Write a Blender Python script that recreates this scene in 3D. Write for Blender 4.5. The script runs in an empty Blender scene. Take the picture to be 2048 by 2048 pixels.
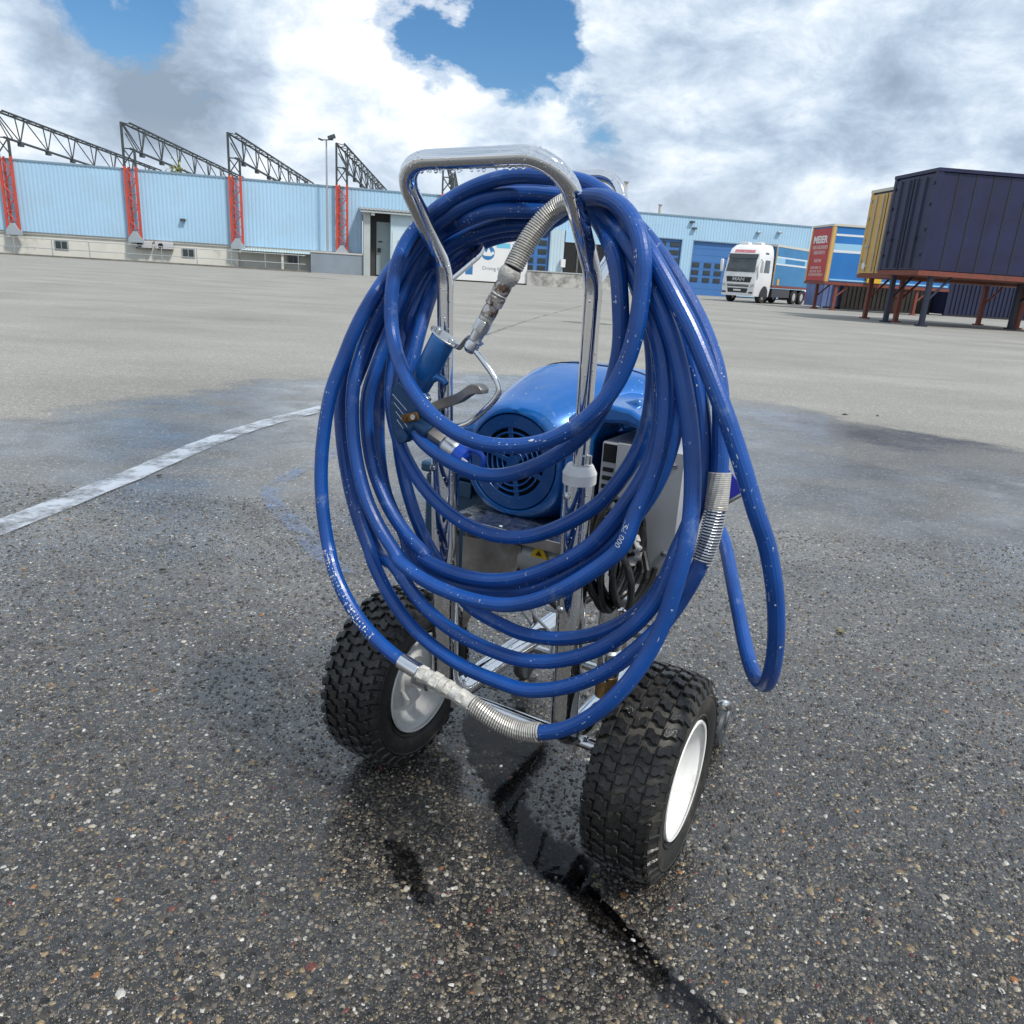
import bpy, math, random
import numpy as np
from mathutils import Vector, Matrix
random.seed(7); rng = np.random.default_rng(11)
R = math.radians
scene = bpy.context.scene
C = scene.collection
# ------------------------------------------------------------------ camera
cam_d = bpy.data.cameras.new('camera'); cam_o = bpy.data.objects.new('camera', cam_d); C.objects.link(cam_o)
PITCH, ROLL, CAM_H = R(17.34), R(3.58), 0.90
_f = Vector((0, math.cos(PITCH), -math.sin(PITCH))); _u = Vector((0, math.sin(PITCH), math.cos(PITCH))); _r = Vector((1, 0, 0))
_ix = _r*math.cos(ROLL) + _u*math.sin(ROLL)
_iy = _r*math.sin(ROLL)*-1 + _u*math.cos(ROLL)
cam_o.matrix_world = Matrix(((_ix.x, _iy.x, -_f.x, 0), (_ix.y, _iy.y, -_f.y, 0), (_ix.z, _iy.z, -_f.z, CAM_H), (0, 0, 0, 1)))
cam_d.sensor_width = 36; cam_d.lens = 36*1523/2048; cam_d.clip_start = .02; cam_d.clip_end = 5000
scene.camera = cam_o
# ------------------------------------------------------------------ world: sky with broken cloud
SUN_DIR = Vector((.55, -.42, 1.0)).normalized()
world = bpy.data.worlds.new('World'); scene.world = world; world.use_nodes = True
def build_world():
    nt = world.node_tree; N = nt.nodes; Lk = nt.links
    for n in list(N): N.remove(n)
    def nd(t, **k):
        n = N.new(t)
        for a, b in k.items(): setattr(n, a, b)
        return n
    def math_(op, a, b=None, c=None, clamp=False):
        n = nd('ShaderNodeMath', operation=op); n.use_clamp = clamp
        for i, v in enumerate((a, b, c)):
            if v is None: continue
            if isinstance(v, (int, float)): n.inputs[i].default_value = v
            else: Lk.new(v, n.inputs[i])
        return n.outputs[0]
    def ramp(fac, stops, interp='LINEAR'):
        n = nd('ShaderNodeValToRGB'); n.color_ramp.interpolation = interp
        els = n.color_ramp.elements
        while len(els) < len(stops): els.new(.5)
        for e, (p, c) in zip(els, stops):
            e.position = p; e.color = (c, c, c, 1) if isinstance(c, (int, float)) else (*c, 1)
        Lk.new(fac, n.inputs[0]); return n.outputs[0]
    def mix(f, a, b):
        n = nd('ShaderNodeMix', data_type='RGBA')
        for s, v in ((n.inputs[0], f), (n.inputs[6], a), (n.inputs[7], b)):
            if isinstance(v, (int, float)): s.default_value = v
            elif isinstance(v, tuple): s.default_value = (*v, 1)
            else: Lk.new(v, s)
        return n.outputs[2]
    tc = nd('ShaderNodeTexCoord'); d = tc.outputs['Generated']
    sep = nd('ShaderNodeSeparateXYZ'); Lk.new(d, sep.inputs[0])
    el = math_('MAXIMUM', sep.outputs[2], -.02)
    den = math_('ADD', el, .34)
    px = math_('DIVIDE', sep.outputs[0], den); py = math_('DIVIDE', sep.outputs[1], den)
    com = nd('ShaderNodeCombineXYZ'); Lk.new(px, com.inputs[0]); Lk.new(py, com.inputs[1])
    def noise(scale, detail, rough, off, dist=0.0, vec=None):
        mp = nd('ShaderNodeMapping'); mp.inputs['Location'].default_value = off
        Lk.new(vec or com.outputs[0], mp.inputs[0])
        n = nd('ShaderNodeTexNoise'); n.inputs['Scale'].default_value = scale; n.inputs['Detail'].default_value = detail
        n.inputs['Roughness'].default_value = rough; n.inputs['Distortion'].default_value = dist
        Lk.new(mp.outputs[0], n.inputs['Vector']); return n.outputs[0]
    def spot(v, inner, outer):
        vv = Vector(v).normalized()
        n = nd('ShaderNodeVectorMath', operation='DOT_PRODUCT'); Lk.new(d, n.inputs[0]); n.inputs[1].default_value = vv
        m = nd('ShaderNodeMapRange', interpolation_type='SMOOTHSTEP'); Lk.new(n.outputs['Value'], m.inputs[0])
        m.inputs[1].default_value = math.cos(outer); m.inputs[2].default_value = math.cos(inner); return m.outputs[0]
    st = nd('ShaderNodeMapping'); st.inputs['Scale'].default_value = (1, 1, 1.8); Lk.new(d, st.inputs[0]); dv = st.outputs[0]
    big = noise(4.2, 10, .56, (3.1, 1.7, 0), .15, dv)
    fine = noise(10.5, 12, .63, (7.3, 2.2, 1), .25, dv)
    lay = noise(2.0, 8, .55, (1.2, 9.4, 3), .5)
    # cloud cover: nearly closed, with one rent in it high over the yard and thin blue seams
    hole = math_('ADD', spot((-.13, 1, .305), R(.8), R(8.0)), math_('MULTIPLY', spot((-.02, 1, .255), R(.3), R(4.6)), .75))
    hole = math_('ADD', hole, math_('MULTIPLY', spot((.02, 1, .31), R(.5), R(5.0)), .7))
    hole = math_('ADD', hole, math_('MULTIPLY', spot((.07, 1, .200), R(.3), R(4.0)), .42))
    hole = math_('ADD', hole, math_('MULTIPLY', spot((-.49, 1, .285), R(.8), R(5.5)), 1.0))
    hole = math_('ADD', hole, math_('MULTIPLY', spot((.26, 1, .235), R(1), R(8)), .22))
    dens = math_('ADD', math_('MULTIPLY', big, .75), math_('MULTIPLY', fine, .50))
    up = nd('ShaderNodeMapRange', interpolation_type='SMOOTHSTEP'); Lk.new(sep.outputs[2], up.inputs[0]); up.inputs[1].default_value = .27; up.inputs[2].default_value = .52; up.inputs[3].default_value = 0; up.inputs[4].default_value = .07
    dens = math_('SUBTRACT', math_('ADD', dens, .02), math_('MULTIPLY', hole, .26))
    dens = math_('SUBTRACT', dens, up.outputs[0])
    cover = ramp(dens, [(.385, 0.0), (.44, .55), (.50, 1.0)], 'EASE')
    # cloud brightness: sunlit heaps against grey undersides
    br = math_('ADD', math_('MULTIPLY', fine, .62), math_('MULTIPLY', lay, .22))
    br = math_('ADD', br, math_('MULTIPLY', big, .26))
    br = math_('SUBTRACT', br, .02)
    br = math_('ADD', br, math_('MULTIPLY', spot((-.17, 1, .225), R(1), R(9)), .13))
    br = math_('ADD', br, math_('MULTIPLY', spot((-.36, 1, .255), R(1), R(7)), .11))
    br = math_('ADD', br, math_('MULTIPLY', spot((.01, 1, .225), R(1), R(5)), .08))
    br = math_('SUBTRACT', br, math_('MULTIPLY', spot((-.41, 1, .19), R(1), R(6.0)), .19))
    br = math_('SUBTRACT', br, math_('MULTIPLY', spot((-.50, 1, .20), R(1), R(6.0)), .10))
    br = math_('SUBTRACT', br, math_('MULTIPLY', spot((.42, 1, .18), R(.5), R(5)), .09))
    br = math_('SUBTRACT', br, math_('MULTIPLY', spot((.15, 1, .14), R(2), R(12)), .03))
    cl = ramp(br, [(.32, (.25, .32, .41)), (.44, (.37, .46, .58)), (.52, (.50, .60, .72)), (.59, (.66, .74, .83)), (.66, (.84, .88, .92)), (.75, (.98, .98, .98))])
    sky = nd('ShaderNodeTexSky', sky_type='NISHITA'); sky.sun_disc = False
    sky.sun_elevation = math.asin(SUN_DIR.z); sky.sun_rotation = math.atan2(SUN_DIR.x, SUN_DIR.y)
    sky.air_density = 1.0; sky.dust_density = .6; sky.ozone_density = 2.5
    hsv = nd('ShaderNodeHueSaturation'); hsv.inputs['Saturation'].default_value = 1.3; Lk.new(sky.outputs[0], hsv.inputs['Color'])
    sc_ = nd('ShaderNodeVectorMath', operation='SCALE'); Lk.new(hsv.outputs[0], sc_.inputs[0]); sc_.inputs['Scale'].default_value = .10
    hz = math_('SUBTRACT', 1.0, math_('MULTIPLY', el, 7.0), clamp=True)
    cl = mix(math_('MULTIPLY', hz, .45), cl, (.78, .82, .86))
    col = mix(cover, sc_.outputs[0], cl)
    bg = nd('ShaderNodeBackground'); bg.inputs[1].default_value = 1.0; Lk.new(col, bg.inputs[0])
    out = nd('ShaderNodeOutputWorld'); Lk.new(bg.outputs[0], out.inputs[0])
build_world()
sun_d = bpy.data.lights.new('sun', 'SUN'); sun_d.energy = 2.9; sun_d.angle = R(7); sun_d.color = (1, .96, .9)
sun_o = bpy.data.objects.new('sun', sun_d); C.objects.link(sun_o)
sun_o.rotation_euler = (-SUN_DIR).to_track_quat('-Z', 'Y').to_euler(); sun_o.location = (0, 0, 20)
scene.view_settings.view_transform = 'Standard'; scene.view_settings.look = 'None'
scene.view_settings.exposure = 0.3; scene.view_settings.gamma = 1; scene.view_settings.use_curve_mapping = False
try:
    scene.cycles.use_denoising = True; scene.cycles.max_bounces = 6; scene.cycles.caustics_reflective = False; scene.cycles.caustics_refractive = False
except Exception: pass

# ------------------------------------------------------------------ helpers
class MB:
    """collects vertices and faces, then links them as ONE mesh object"""
    def __init__(s): s.v = []; s.f = []
    def add(s, vs, fs):
        o = len(s.v); s.v.extend([tuple(map(float, p)) for p in vs]); s.f.extend([tuple(i+o for i in f) for f in fs]); return s
    def box(s, c, d, rot=None, taper=1.0):
        x, y, z = (k/2 for k in d)
        P = [Vector((sx*x*(taper if sz > 0 else 1), sy*y*(taper if sz > 0 else 1), sz*z)) for sz in (-1, 1) for sx, sy in ((-1, -1), (1, -1), (1, 1), (-1, 1))]
        if rot is not None: P = [rot @ p for p in P]
        return s.add([p+Vector(c) for p in P], [(3, 2, 1, 0), (4, 5, 6, 7), (0, 1, 5, 4), (1, 2, 6, 5), (2, 3, 7, 6), (3, 0, 4, 7)])
    def span(s, a, b): # box from corner a to corner b
        return s.box([(p+q)/2 for p, q in zip(a, b)], [abs(q-p) for p, q in zip(a, b)])
    def tube(s, pts, r, seg=12, caps=True, closed=False, ref=None, sx=1.0):
        P = np.array([tuple(p) for p in pts], float); n = len(P)
        rr = np.full(n, r, float) if np.isscalar(r) else np.asarray(r, float)
        if closed: T = np.roll(P, -1, 0)-np.roll(P, 1, 0)
        else: T = np.gradient(P, axis=0)
        T /= np.linalg.norm(T, axis=1)[:, None]+1e-12
        t0 = T[0]; a = np.array(ref if ref is not None else ((0, 0, 1.) if abs(t0[2]) < .9 else (1., 0, 0)))
        nrm = np.cross(t0, a); nrm /= np.linalg.norm(nrm)
        ang = np.linspace(0, 2*np.pi, seg, endpoint=False); vs = []
        for i in range(n):
            nrm = nrm-T[i]*np.dot(nrm, T[i]); nrm /= np.linalg.norm(nrm)+1e-12
            b = np.cross(T[i], nrm)
            vs.append(P[i]+rr[i]*(np.cos(ang)[:, None]*nrm*sx+np.sin(ang)[:, None]*b))
        vs = np.concatenate(vs); fs = []
        for i in range(n if closed else n-1):
            A = i*seg; B = ((i+1) % n)*seg
            for k in range(seg):
                k2 = (k+1) % seg; fs.append((A+k, A+k2, B+k2, B+k))
        if caps and not closed:
            fs.append(tuple(range(seg-1, -1, -1))); fs.append(tuple((n-1)*seg+k for k in range(seg)))
        return s.add(vs, fs)
    def lathe(s, prof, c, ax, seg=32, closed=False, e1=None, caps=True):
        ax = Vector(ax).normalized(); e1 = Vector(e1) if e1 else ax.orthogonal().normalized(); e2 = ax.cross(e1); c = Vector(c)
        vs = []; n = len(prof)
        for (r, h) in prof:
            for k in range(seg):
                t = 2*math.pi*k/seg; vs.append(c+ax*h+(e1*math.cos(t)+e2*math.sin(t))*r)
        fs = []
        for i in range(n if closed else n-1):
            for k in range(seg):
                k2 = (k+1) % seg; j = (i+1) % n; fs.append((i*seg+k, i*seg+k2, j*seg+k2, j*seg+k))
        if not closed and caps:
            if prof[0][0] > 1e-6: fs.append(tuple(range(seg-1, -1, -1)))
            if prof[-1][0] > 1e-6: fs.append(tuple((n-1)*seg+k for k in range(seg)))
        return s.add(vs, fs)
    def prism(s, poly, h0, h1, fn):
        """poly of 2-D points extruded between h0 and h1; fn(x, y, h) gives the point"""
        n = len(poly); vs = [fn(x, y, h0) for x, y in poly]+[fn(x, y, h1) for x, y in poly]
        return s.add(vs, [tuple(range(n-1, -1, -1)), tuple(range(n, 2*n))]+[(i, (i+1) % n, n+(i+1) % n, n+i) for i in range(n)])
    def mesh(s, name, smooth=True, bevel=0):
        me = bpy.data.meshes.new(name); me.from_pydata(s.v, [], s.f); me.validate(); me.update()
        return me
    def build(s, name, m, parent=None, smooth=30, bevel=0, fixn=True):
        me = s.mesh(name); o = bpy.data.objects.new(name, me); C.objects.link(o)
        if m is not None: me.materials.append(m)
        if fixn:
            import bmesh
            b = bmesh.new(); b.from_mesh(me); bmesh.ops.recalc_face_normals(b, faces=b.faces)
            if smooth:
                for e in b.edges:
                    if len(e.link_faces) == 2 and e.calc_face_angle(0) > R(smooth): e.smooth = False
                for f in b.faces: f.smooth = True
            b.to_mesh(me); b.free()
        if bevel:
            md = o.modifiers.new('bevel', 'BEVEL'); md.width = bevel; md.segments = 2; md.limit_method = 'ANGLE'; md.angle_limit = R(40); md.harden_normals = False
        if parent is not None: o.parent = parent
        return o
def tag(o, label=None, cat=None, group=None, kind=None):
    if label: o['label'] = label
    if cat: o['category'] = cat
    if group: o['group'] = group
    if kind: o['kind'] = kind
    return o
def thing(name, label, cat, loc=(0, 0, 0), rz=0, group=None):
    o = bpy.data.objects.new(name, None); C.objects.link(o); o.location = loc; o.rotation_euler = (0, 0, rz); o.empty_display_size = .1
    return tag(o, label, cat, group)
def share(src, name, parent, loc=None, mw=None):
    o = bpy.data.objects.new(name, src); C.objects.link(o)
    if parent is not None: o.parent = parent
    if mw is not None: o.matrix_basis = mw
    elif loc is not None: o.location = loc
    return o
def text_obj(txt, size, m, parent, mw, name='lettering', ext=.0, bold=0.0, align='CENTER', xs=1.0, shear=0):
    cu = bpy.data.curves.new('t', 'FONT'); cu.body = txt; cu.size = size; cu.align_x = align; cu.align_y = 'CENTER'; cu.extrude = ext; cu.offset = bold; cu.shear = shear
    t = bpy.data.objects.new('t', cu); C.objects.link(t)
    dg = bpy.context.evaluated_depsgraph_get(); me = bpy.data.meshes.new_from_object(t.evaluated_get(dg))
    bpy.data.objects.remove(t); bpy.data.curves.remove(cu)
    for v in me.vertices: v.co.x *= xs
    me.name = name; me.materials.clear(); me.materials.append(m)
    o = bpy.data.objects.new(name, me); C.objects.link(o); o.parent = parent; o.matrix_basis = mw
    return o
def catmull(P, sub=4):
    P = np.array([tuple(p) for p in P], float); Q = np.vstack([2*P[0]-P[1], P, 2*P[-1]-P[-2]]); out = []
    for i in range(1, len(Q)-2):
        p0, p1, p2, p3 = Q[i-1:i+3]
        for t in np.linspace(0, 1, sub, endpoint=False):
            out.append(.5*((2*p1)+(-p0+p2)*t+(2*p0-5*p1+4*p2-p3)*t*t+(-p0+3*p1-3*p2+p3)*t**3))
    out.append(P[-1]); return np.array(out)
def fillet(pts, rad, n=8):
    """polyline with rounded corners"""
    P = [Vector(p) for p in pts]; out = [P[0]]
    for i in range(1, len(P)-1):
        a, b, c = P[i-1], P[i], P[i+1]; r = rad[i-1] if isinstance(rad, (list, tuple)) else rad
        d1 = (a-b).normalized(); d2 = (c-b).normalized(); ang = d1.angle(d2)
        if r <= 0 or ang > 3.1: out.append(b); continue
        L = r/math.tan(ang/2); p = b+d1*L; bis = (d1+d2).normalized(); ce = b+bis*(r/math.sin(ang/2))
        v1 = p-ce; v2 = b+d2*L-ce; th = v1.angle(v2); ax = v1.cross(v2).normalized()
        for k in range(n+1): out.append(ce+Matrix.Rotation(th*k/n, 3, ax) @ v1)
    out.append(P[-1]); return out
# ------------------------------------------------------------------ materials
def pm(name, col, rough=.5, metal=0.0, var=.0, vscale=8.0, bump=.0, bscale=60.0, coat=0.0, spec=None, rvar=.0, dirt=None, dscale=6., damt=.5, dpos=(.5, .62), coords='Object', trans=0., ior=None, drops=0.0, dropscale=160., flecks=0.0, fleckscale=70.):
    m = bpy.data.materials.new(name); m.use_nodes = True; nt = m.node_tree; N = nt.nodes; Lk = nt.links
    b = N['Principled BSDF']; b.inputs['Base Color'].default_value = (*col, 1); b.inputs['Roughness'].default_value = rough; b.inputs['Metallic'].default_value = metal
    if coat: b.inputs['Coat Weight'].default_value = coat; b.inputs['Coat Roughness'].default_value = .08
    if spec is not None: b.inputs['Specular IOR Level'].default_value = spec
    if trans: b.inputs['Transmission Weight'].default_value = trans
    if ior: b.inputs['IOR'].default_value = ior
    tc = N.new('ShaderNodeTexCoord'); co = tc.outputs[coords]
    def noise(sc, det=6, ro=.6):
        n = N.new('ShaderNodeTexNoise'); n.inputs['Scale'].default_value = sc; n.inputs['Detail'].default_value = det; n.inputs['Roughness'].default_value = ro; Lk.new(co, n.inputs['Vector']); return n.outputs[0]
    def rmp(f, a, b_, lo=0., hi=1.):
        r = N.new('ShaderNodeMapRange'); r.inputs[1].default_value = a; r.inputs[2].default_value = b_; r.inputs[3].default_value = lo; r.inputs[4].default_value = hi; Lk.new(f, r.inputs[0]); return r.outputs[0]
    def mixc(f, a, b_):
        n = N.new('ShaderNodeMix'); n.data_type = 'RGBA'
        if isinstance(f, float): n.inputs[0].default_value = f
        else: Lk.new(f, n.inputs[0])
        for s, v in ((n.inputs[6], a), (n.inputs[7], b_)):
            if isinstance(v, tuple): s.default_value = (*v, 1)
            else: Lk.new(v, s)
        return n.outputs[2]
    cs = None
    if var:
        lo = tuple(c*(1-var) for c in col); hi = tuple(min(1, c*(1+var)) for c in col)
        cs = mixc(rmp(noise(vscale), .3, .7), lo, hi)
    if dirt is not None:
        cs = mixc(rmp(noise(dscale, 8, .68), dpos[0], dpos[1], 0., damt), cs if cs is not None else col, dirt)
    if flecks:
        fl = rmp(noise(fleckscale, 3, .7), .665, .70, 0., flecks)
        # stretch rare groups of flecks along the surface
        gr = rmp(noise(fleckscale*.13, 2, .5), .5, .62)
        mu = N.new('ShaderNodeMath'); mu.operation = 'MULTIPLY'; Lk.new(fl, mu.inputs[0]); Lk.new(gr, mu.inputs[1])
        cs = mixc(mu.outputs[0], cs if cs is not None else col, (.62, .68, .76))
    if cs is not None: Lk.new(cs, b.inputs['Base Color'])
    if rvar: Lk.new(rmp(noise(vscale*1.7), .3, .7, max(.02, rough-rvar), min(1, rough+rvar)), b.inputs['Roughness'])
    hgt = None
    if bump: hgt = (noise(bscale, 5, .6), bump)
    if hgt or drops:
        bp = N.new('ShaderNodeBump'); bp.inputs['Distance'].default_value = .002
        if hgt: bp.inputs['Strength'].default_value = bump; Lk.new(hgt[0], bp.inputs['Height'])
        last = bp
        if drops:
            vo = N.new('ShaderNodeTexVoronoi'); vo.inputs['Scale'].default_value = dropscale; Lk.new(co, vo.inputs['Vector'])
            sepc = N.new('ShaderNodeSeparateColor'); Lk.new(vo.outputs['Color'], sepc.inputs[0])
            rad = rmp(sepc.outputs[0], .55, 1., 0., .42)
            sub = N.new('ShaderNodeMath'); sub.operation = 'SUBTRACT'; Lk.new(rad, sub.inputs[0]); Lk.new(vo.outputs['Distance'], sub.inputs[1]); sub.use_clamp = True
            b2 = N.new('ShaderNodeBump'); b2.inputs['Strength'].default_value = drops; b2.inputs['Distance'].default_value = .003; Lk.new(sub.outputs[0], b2.inputs['Height'])
            if hgt: Lk.new(bp.outputs[0], b2.inputs['Normal'])
            last = b2
        Lk.new(last.outputs[0], b.inputs['Normal'])
    return m
# ------------------------------------------------------------------ the yard
def ground_mat():
    m = bpy.data.materials.new('asphalt'); m.use_nodes = True; nt = m.node_tree; N = nt.nodes; Lk = nt.links; b = N['Principled BSDF']
    geo = N.new('ShaderNodeNewGeometry'); pos = geo.outputs['Position']
    def noise(sc, det=6, ro=.6, off=(0, 0, 0), stretch=None):
        mp = N.new('ShaderNodeMapping'); mp.inputs['Location'].default_value = off
        if stretch: mp.inputs['Scale'].default_value = stretch
        Lk.new(pos, mp.inputs[0])
        n = N.new('ShaderNodeTexNoise'); n.inputs['Scale'].default_value = sc; n.inputs['Detail'].default_value = det; n.inputs['Roughness'].default_value = ro; Lk.new(mp.outputs[0], n.inputs['Vector']); return n.outputs[0]
    def mth(op, a, b_=None, clamp=False):
        n = N.new('ShaderNodeMath'); n.operation = op; n.use_clamp = clamp
        for i, v in enumerate((a, b_)):
            if v is None: continue
            if isinstance(v, (int, float)): n.inputs[i].default_value = v
            else: Lk.new(v, n.inputs[i])
        return n.outputs[0]
    def rmp(f, a, b_, lo=0., hi=1., smooth=False):
        r = N.new('ShaderNodeMapRange'); r.inputs[1].default_value = a; r.inputs[2].default_value = b_; r.inputs[3].default_value = lo; r.inputs[4].default_value = hi
        if smooth: r.interpolation_type = 'SMOOTHSTEP'
        Lk.new(f, r.inputs[0]); return r.outputs[0]
    def mixc(f, a, b_, mode='MIX'):
        n = N.new('ShaderNodeMix'); n.data_type = 'RGBA'; n.blend_type = mode
        if isinstance(f, float): n.inputs[0].default_value = f
        else: Lk.new(f, n.inputs[0])
        for s, v in ((n.inputs[6], a), (n.inputs[7], b_)):
            if isinstance(v, tuple): s.default_value = (*v, 1)
            else: Lk.new(v, s)
        return n.outputs[2]
    def ramp(f, stops):
        n = N.new('ShaderNodeValToRGB'); e = n.color_ramp.elements
        while len(e) < len(stops): e.new(.5)
        for k, (p, c) in zip(e, stops): k.position = p; k.color = (*c, 1)
        Lk.new(f, n.inputs[0]); return n.outputs[0]
    sep = N.new('ShaderNodeSeparateXYZ'); Lk.new(pos, sep.inputs[0])
    # where the yard was hosed down: everything around the machine, an uneven edge
    ex = mth('DIVIDE', mth('SUBTRACT', sep.outputs[0], .35), 3.3); ey = mth('DIVIDE', mth('SUBTRACT', sep.outputs[1], 2.3), 4.6)
    rr = mth('SQRT', mth('ADD', mth('MULTIPLY', ex, ex), mth('MULTIPLY', ey, ey)))
    rr = mth('ADD', rr, mth('MULTIPLY', mth('SUBTRACT', noise(.8, 5, .6), .5), .55))
    wet = rmp(rr, .96, 1.04, 1., 0., True)
    half = rmp(noise(1.15, 6, .62, (4, 2, 0), (.8, 1.4, 1)), .46, .60)          # damp but draining patches
    near = rmp(sep.outputs[1], 1.2, 3.0, 0., 1., True)
    dry_patch = mth('MULTIPLY', mth('MULTIPLY', half, near), .38)
    wet2 = mth('MULTIPLY', wet, mth('SUBTRACT', 1., dry_patch))
    def vor(sc, feat='F1', rnd=1.0):
        v = N.new('ShaderNodeTexVoronoi'); v.inputs['Scale'].default_value = sc; v.feature = feat; v.inputs['Randomness'].default_value = rnd
        v.voronoi_dimensions = '2D'; Lk.new(pos, v.inputs['Vector']); return v
    v1 = vor(120.); v2 = vor(270.)
    s1 = N.new('ShaderNodeSeparateColor'); Lk.new(v1.outputs['Color'], s1.inputs[0])
    s2 = N.new('ShaderNodeSeparateColor'); Lk.new(v2.outputs['Color'], s2.inputs[0])
    pal_w = [(0., (.016, .016, .016)), (.30, (.036, .034, .032)), (.58, (.070, .063, .055)), (.78, (.115, .098, .078)), (.90, (.18, .145, .10)), (.97, (.30, .27, .22)), (1., (.46, .44, .40))]
    mtx = (.016, .016, .017)
    def stones(v, s, lo, hi):
        rad = rmp(s.outputs[1], 0., 1., lo, hi); edge_ = mth('SUBTRACT', rad, v.outputs['Distance']); return rmp(edge_, -.02, .06)
    k1 = stones(v1, s1, .30, .56); k2 = stones(v2, s2, .25, .55)
    st_w = mixc(k2, mtx, ramp(s2.outputs[0], pal_w)); st_w = mixc(k1, st_w, ramp(s1.outputs[0], pal_w))
    st_d = ramp(s1.outputs[0], [(0., (.205, .199, .180)), (.4, (.255, .246, .222)), (.75, (.302, .291, .262)), (.95, (.36, .345, .31)), (1., (.46, .44, .40))])
    big = noise(.35, 6, .6, (9, 1, 0), (1, 1.7, 1))
    lg = rmp(big, .3, .7, .80, 1.14)
    tint = N.new('ShaderNodeVectorMath'); tint.operation = 'SCALE'; Lk.new(st_d, tint.inputs[0]); Lk.new(lg, tint.inputs['Scale'])
    # far repairs and drying stains
    stain = rmp(noise(.16, 7, .65, (2, 7, 0), (1, 3.0, 1)), .60, .72, 0., .45)
    dry = mixc(stain, tint.outputs[0], (.13, .13, .125))
    col = mixc(wet2, dry, st_w)
    Lk.new(col, b.inputs['Base Color'])
    film = noise(3.2, 7, .65, (1, 5, 0))
    rw = rmp(film, .35, .68, .10, .34)
    rg = N.new('ShaderNodeMix'); Lk.new(wet2, rg.inputs[0]); rg.inputs[2].default_value = .88; Lk.new(rw, rg.inputs[3])
    Lk.new(rg.outputs[0], b.inputs['Roughness'])
    b.inputs['Specular IOR Level'].default_value = .42
    hh = mth('ADD', mth('MULTIPLY', k1, .8), mth('MULTIPLY', k2, .35))
    cw = mth('MULTIPLY', wet2, rmp(film, .34, .66, 1., .45)); Lk.new(cw, b.inputs['Coat Weight']); b.inputs['Coat IOR'].default_value = 1.62
    Lk.new(rmp(film, .30, .70, .07, .22), b.inputs['Coat Roughness'])
    bc = N.new('ShaderNodeBump'); bc.inputs['Distance'].default_value = .0022; bc.inputs['Strength'].default_value = .13; Lk.new(hh, bc.inputs['Height']); Lk.new(bc.outputs[0], b.inputs['Coat Normal'])
    bp = N.new('ShaderNodeBump'); bp.inputs['Distance'].default_value = .0022; Lk.new(hh, bp.inputs['Height'])
    dist = mth('SQRT', mth('ADD', mth('MULTIPLY', sep.outputs[0], sep.outputs[0]), mth('MULTIPLY', sep.outputs[1], sep.outputs[1])))
    Lk.new(rmp(dist, 1.0, 9., .85, .25), bp.inputs['Strength'])
    Lk.new(bp.outputs[0], b.inputs['Normal'])
    return m
M_asphalt = ground_mat()
mb = MB(); mb.add([(-900, -300, 0), (900, -300, 0), (900, 1500, 0), (-900, 1500, 0)], [(0, 1, 2, 3)])
ground = tag(mb.build('asphalt_ground', M_asphalt, fixn=False), kind='structure')
# worn white line painted across the yard
def line_mat():
    m = pm('line_paint', (.50, .54, .60), .30, bump=.5, bscale=160, coords='Object')
    nt = m.node_tree; N = nt.nodes; Lk = nt.links; b = N['Principled BSDF']
    geo = N.new('ShaderNodeNewGeometry')
    n = N.new('ShaderNodeTexNoise'); n.inputs['Scale'].default_value = 5.5; n.inputs['Detail'].default_value = 9; n.inputs['Roughness'].default_value = .72; Lk.new(geo.outputs['Position'], n.inputs[0])
    r = N.new('ShaderNodeMapRange'); r.inputs[1].default_value = .38; r.inputs[2].default_value = .58; r.inputs[4].default_value = .86; Lk.new(n.outputs[0], r.inputs[0])
    Lk.new(r.outputs[0], b.inputs['Alpha']); return m
mb = MB(); ctr = catmull([(-1.75, 1.2, .004), (-1.72, 2.0, .004), (-1.60, 3.03, .004), (-1.535, 3.80, .004), (-1.42, 4.35, .004), (-1.268, 4.84, .004), (-1.05, 5.7, .004), (-.80, 7.0, .004)], 8)
tan = np.gradient(ctr, axis=0); tan /= np.linalg.norm(tan, axis=1)[:, None]; side = np.stack([-tan[:, 1], tan[:, 0], tan[:, 2]*0], 1)
vs = []
for p, s_ in zip(ctr, side): vs += [p+s_*(.062+rng.uniform(-.004, .004)), p-s_*(.062+rng.uniform(-.004, .004))]
mb.add(vs, [(2*i, 2*i+1, 2*i+3, 2*i+2) for i in range(len(ctr)-1)])
tag(mb.build('painted_line', line_mat(), smooth=0), kind='structure')
# faint blue overspray streak beside the machine
mb = MB(); ctr = catmull([(-.86, 3.9, .004), (-.924, 3.5, .004), (-.985, 3.15, .004), (-.97, 2.92, .004), (-.86, 2.70, .004), (-.738, 2.515, .004), (-.609, 2.289, .004), (-.50, 2.15, .004)], 8)
vs = []
for p in ctr: w_ = .03+rng.uniform(0, .02); vs += [p+np.array((-w_, 0, 0)), p+np.array((w_, 0, 0))]
mb.add(vs, [(2*i, 2*i+1, 2*i+3, 2*i+2) for i in range(len(ctr)-1)])
M_streak = pm('overspray', (.16, .24, .42), .3)
_n = M_streak.node_tree.nodes; _l = M_streak.node_tree.links; _g = _n.new('ShaderNodeNewGeometry'); _t = _n.new('ShaderNodeTexNoise'); _t.inputs['Scale'].default_value = 9; _t.inputs['Detail'].default_value = 9; _t.inputs['Roughness'].default_value = .75; _l.new(_g.outputs['Position'], _t.inputs[0])
_r = _n.new('ShaderNodeMapRange'); _r.inputs[1].default_value = .42; _r.inputs[2].default_value = .72; _r.inputs[4].default_value = .75; _l.new(_t.outputs[0], _r.inputs[0]); _l.new(_r.outputs[0], _n['Principled BSDF'].inputs['Alpha'])
tag(mb.build('faded_streak', M_streak, smooth=0), kind='structure')
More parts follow.
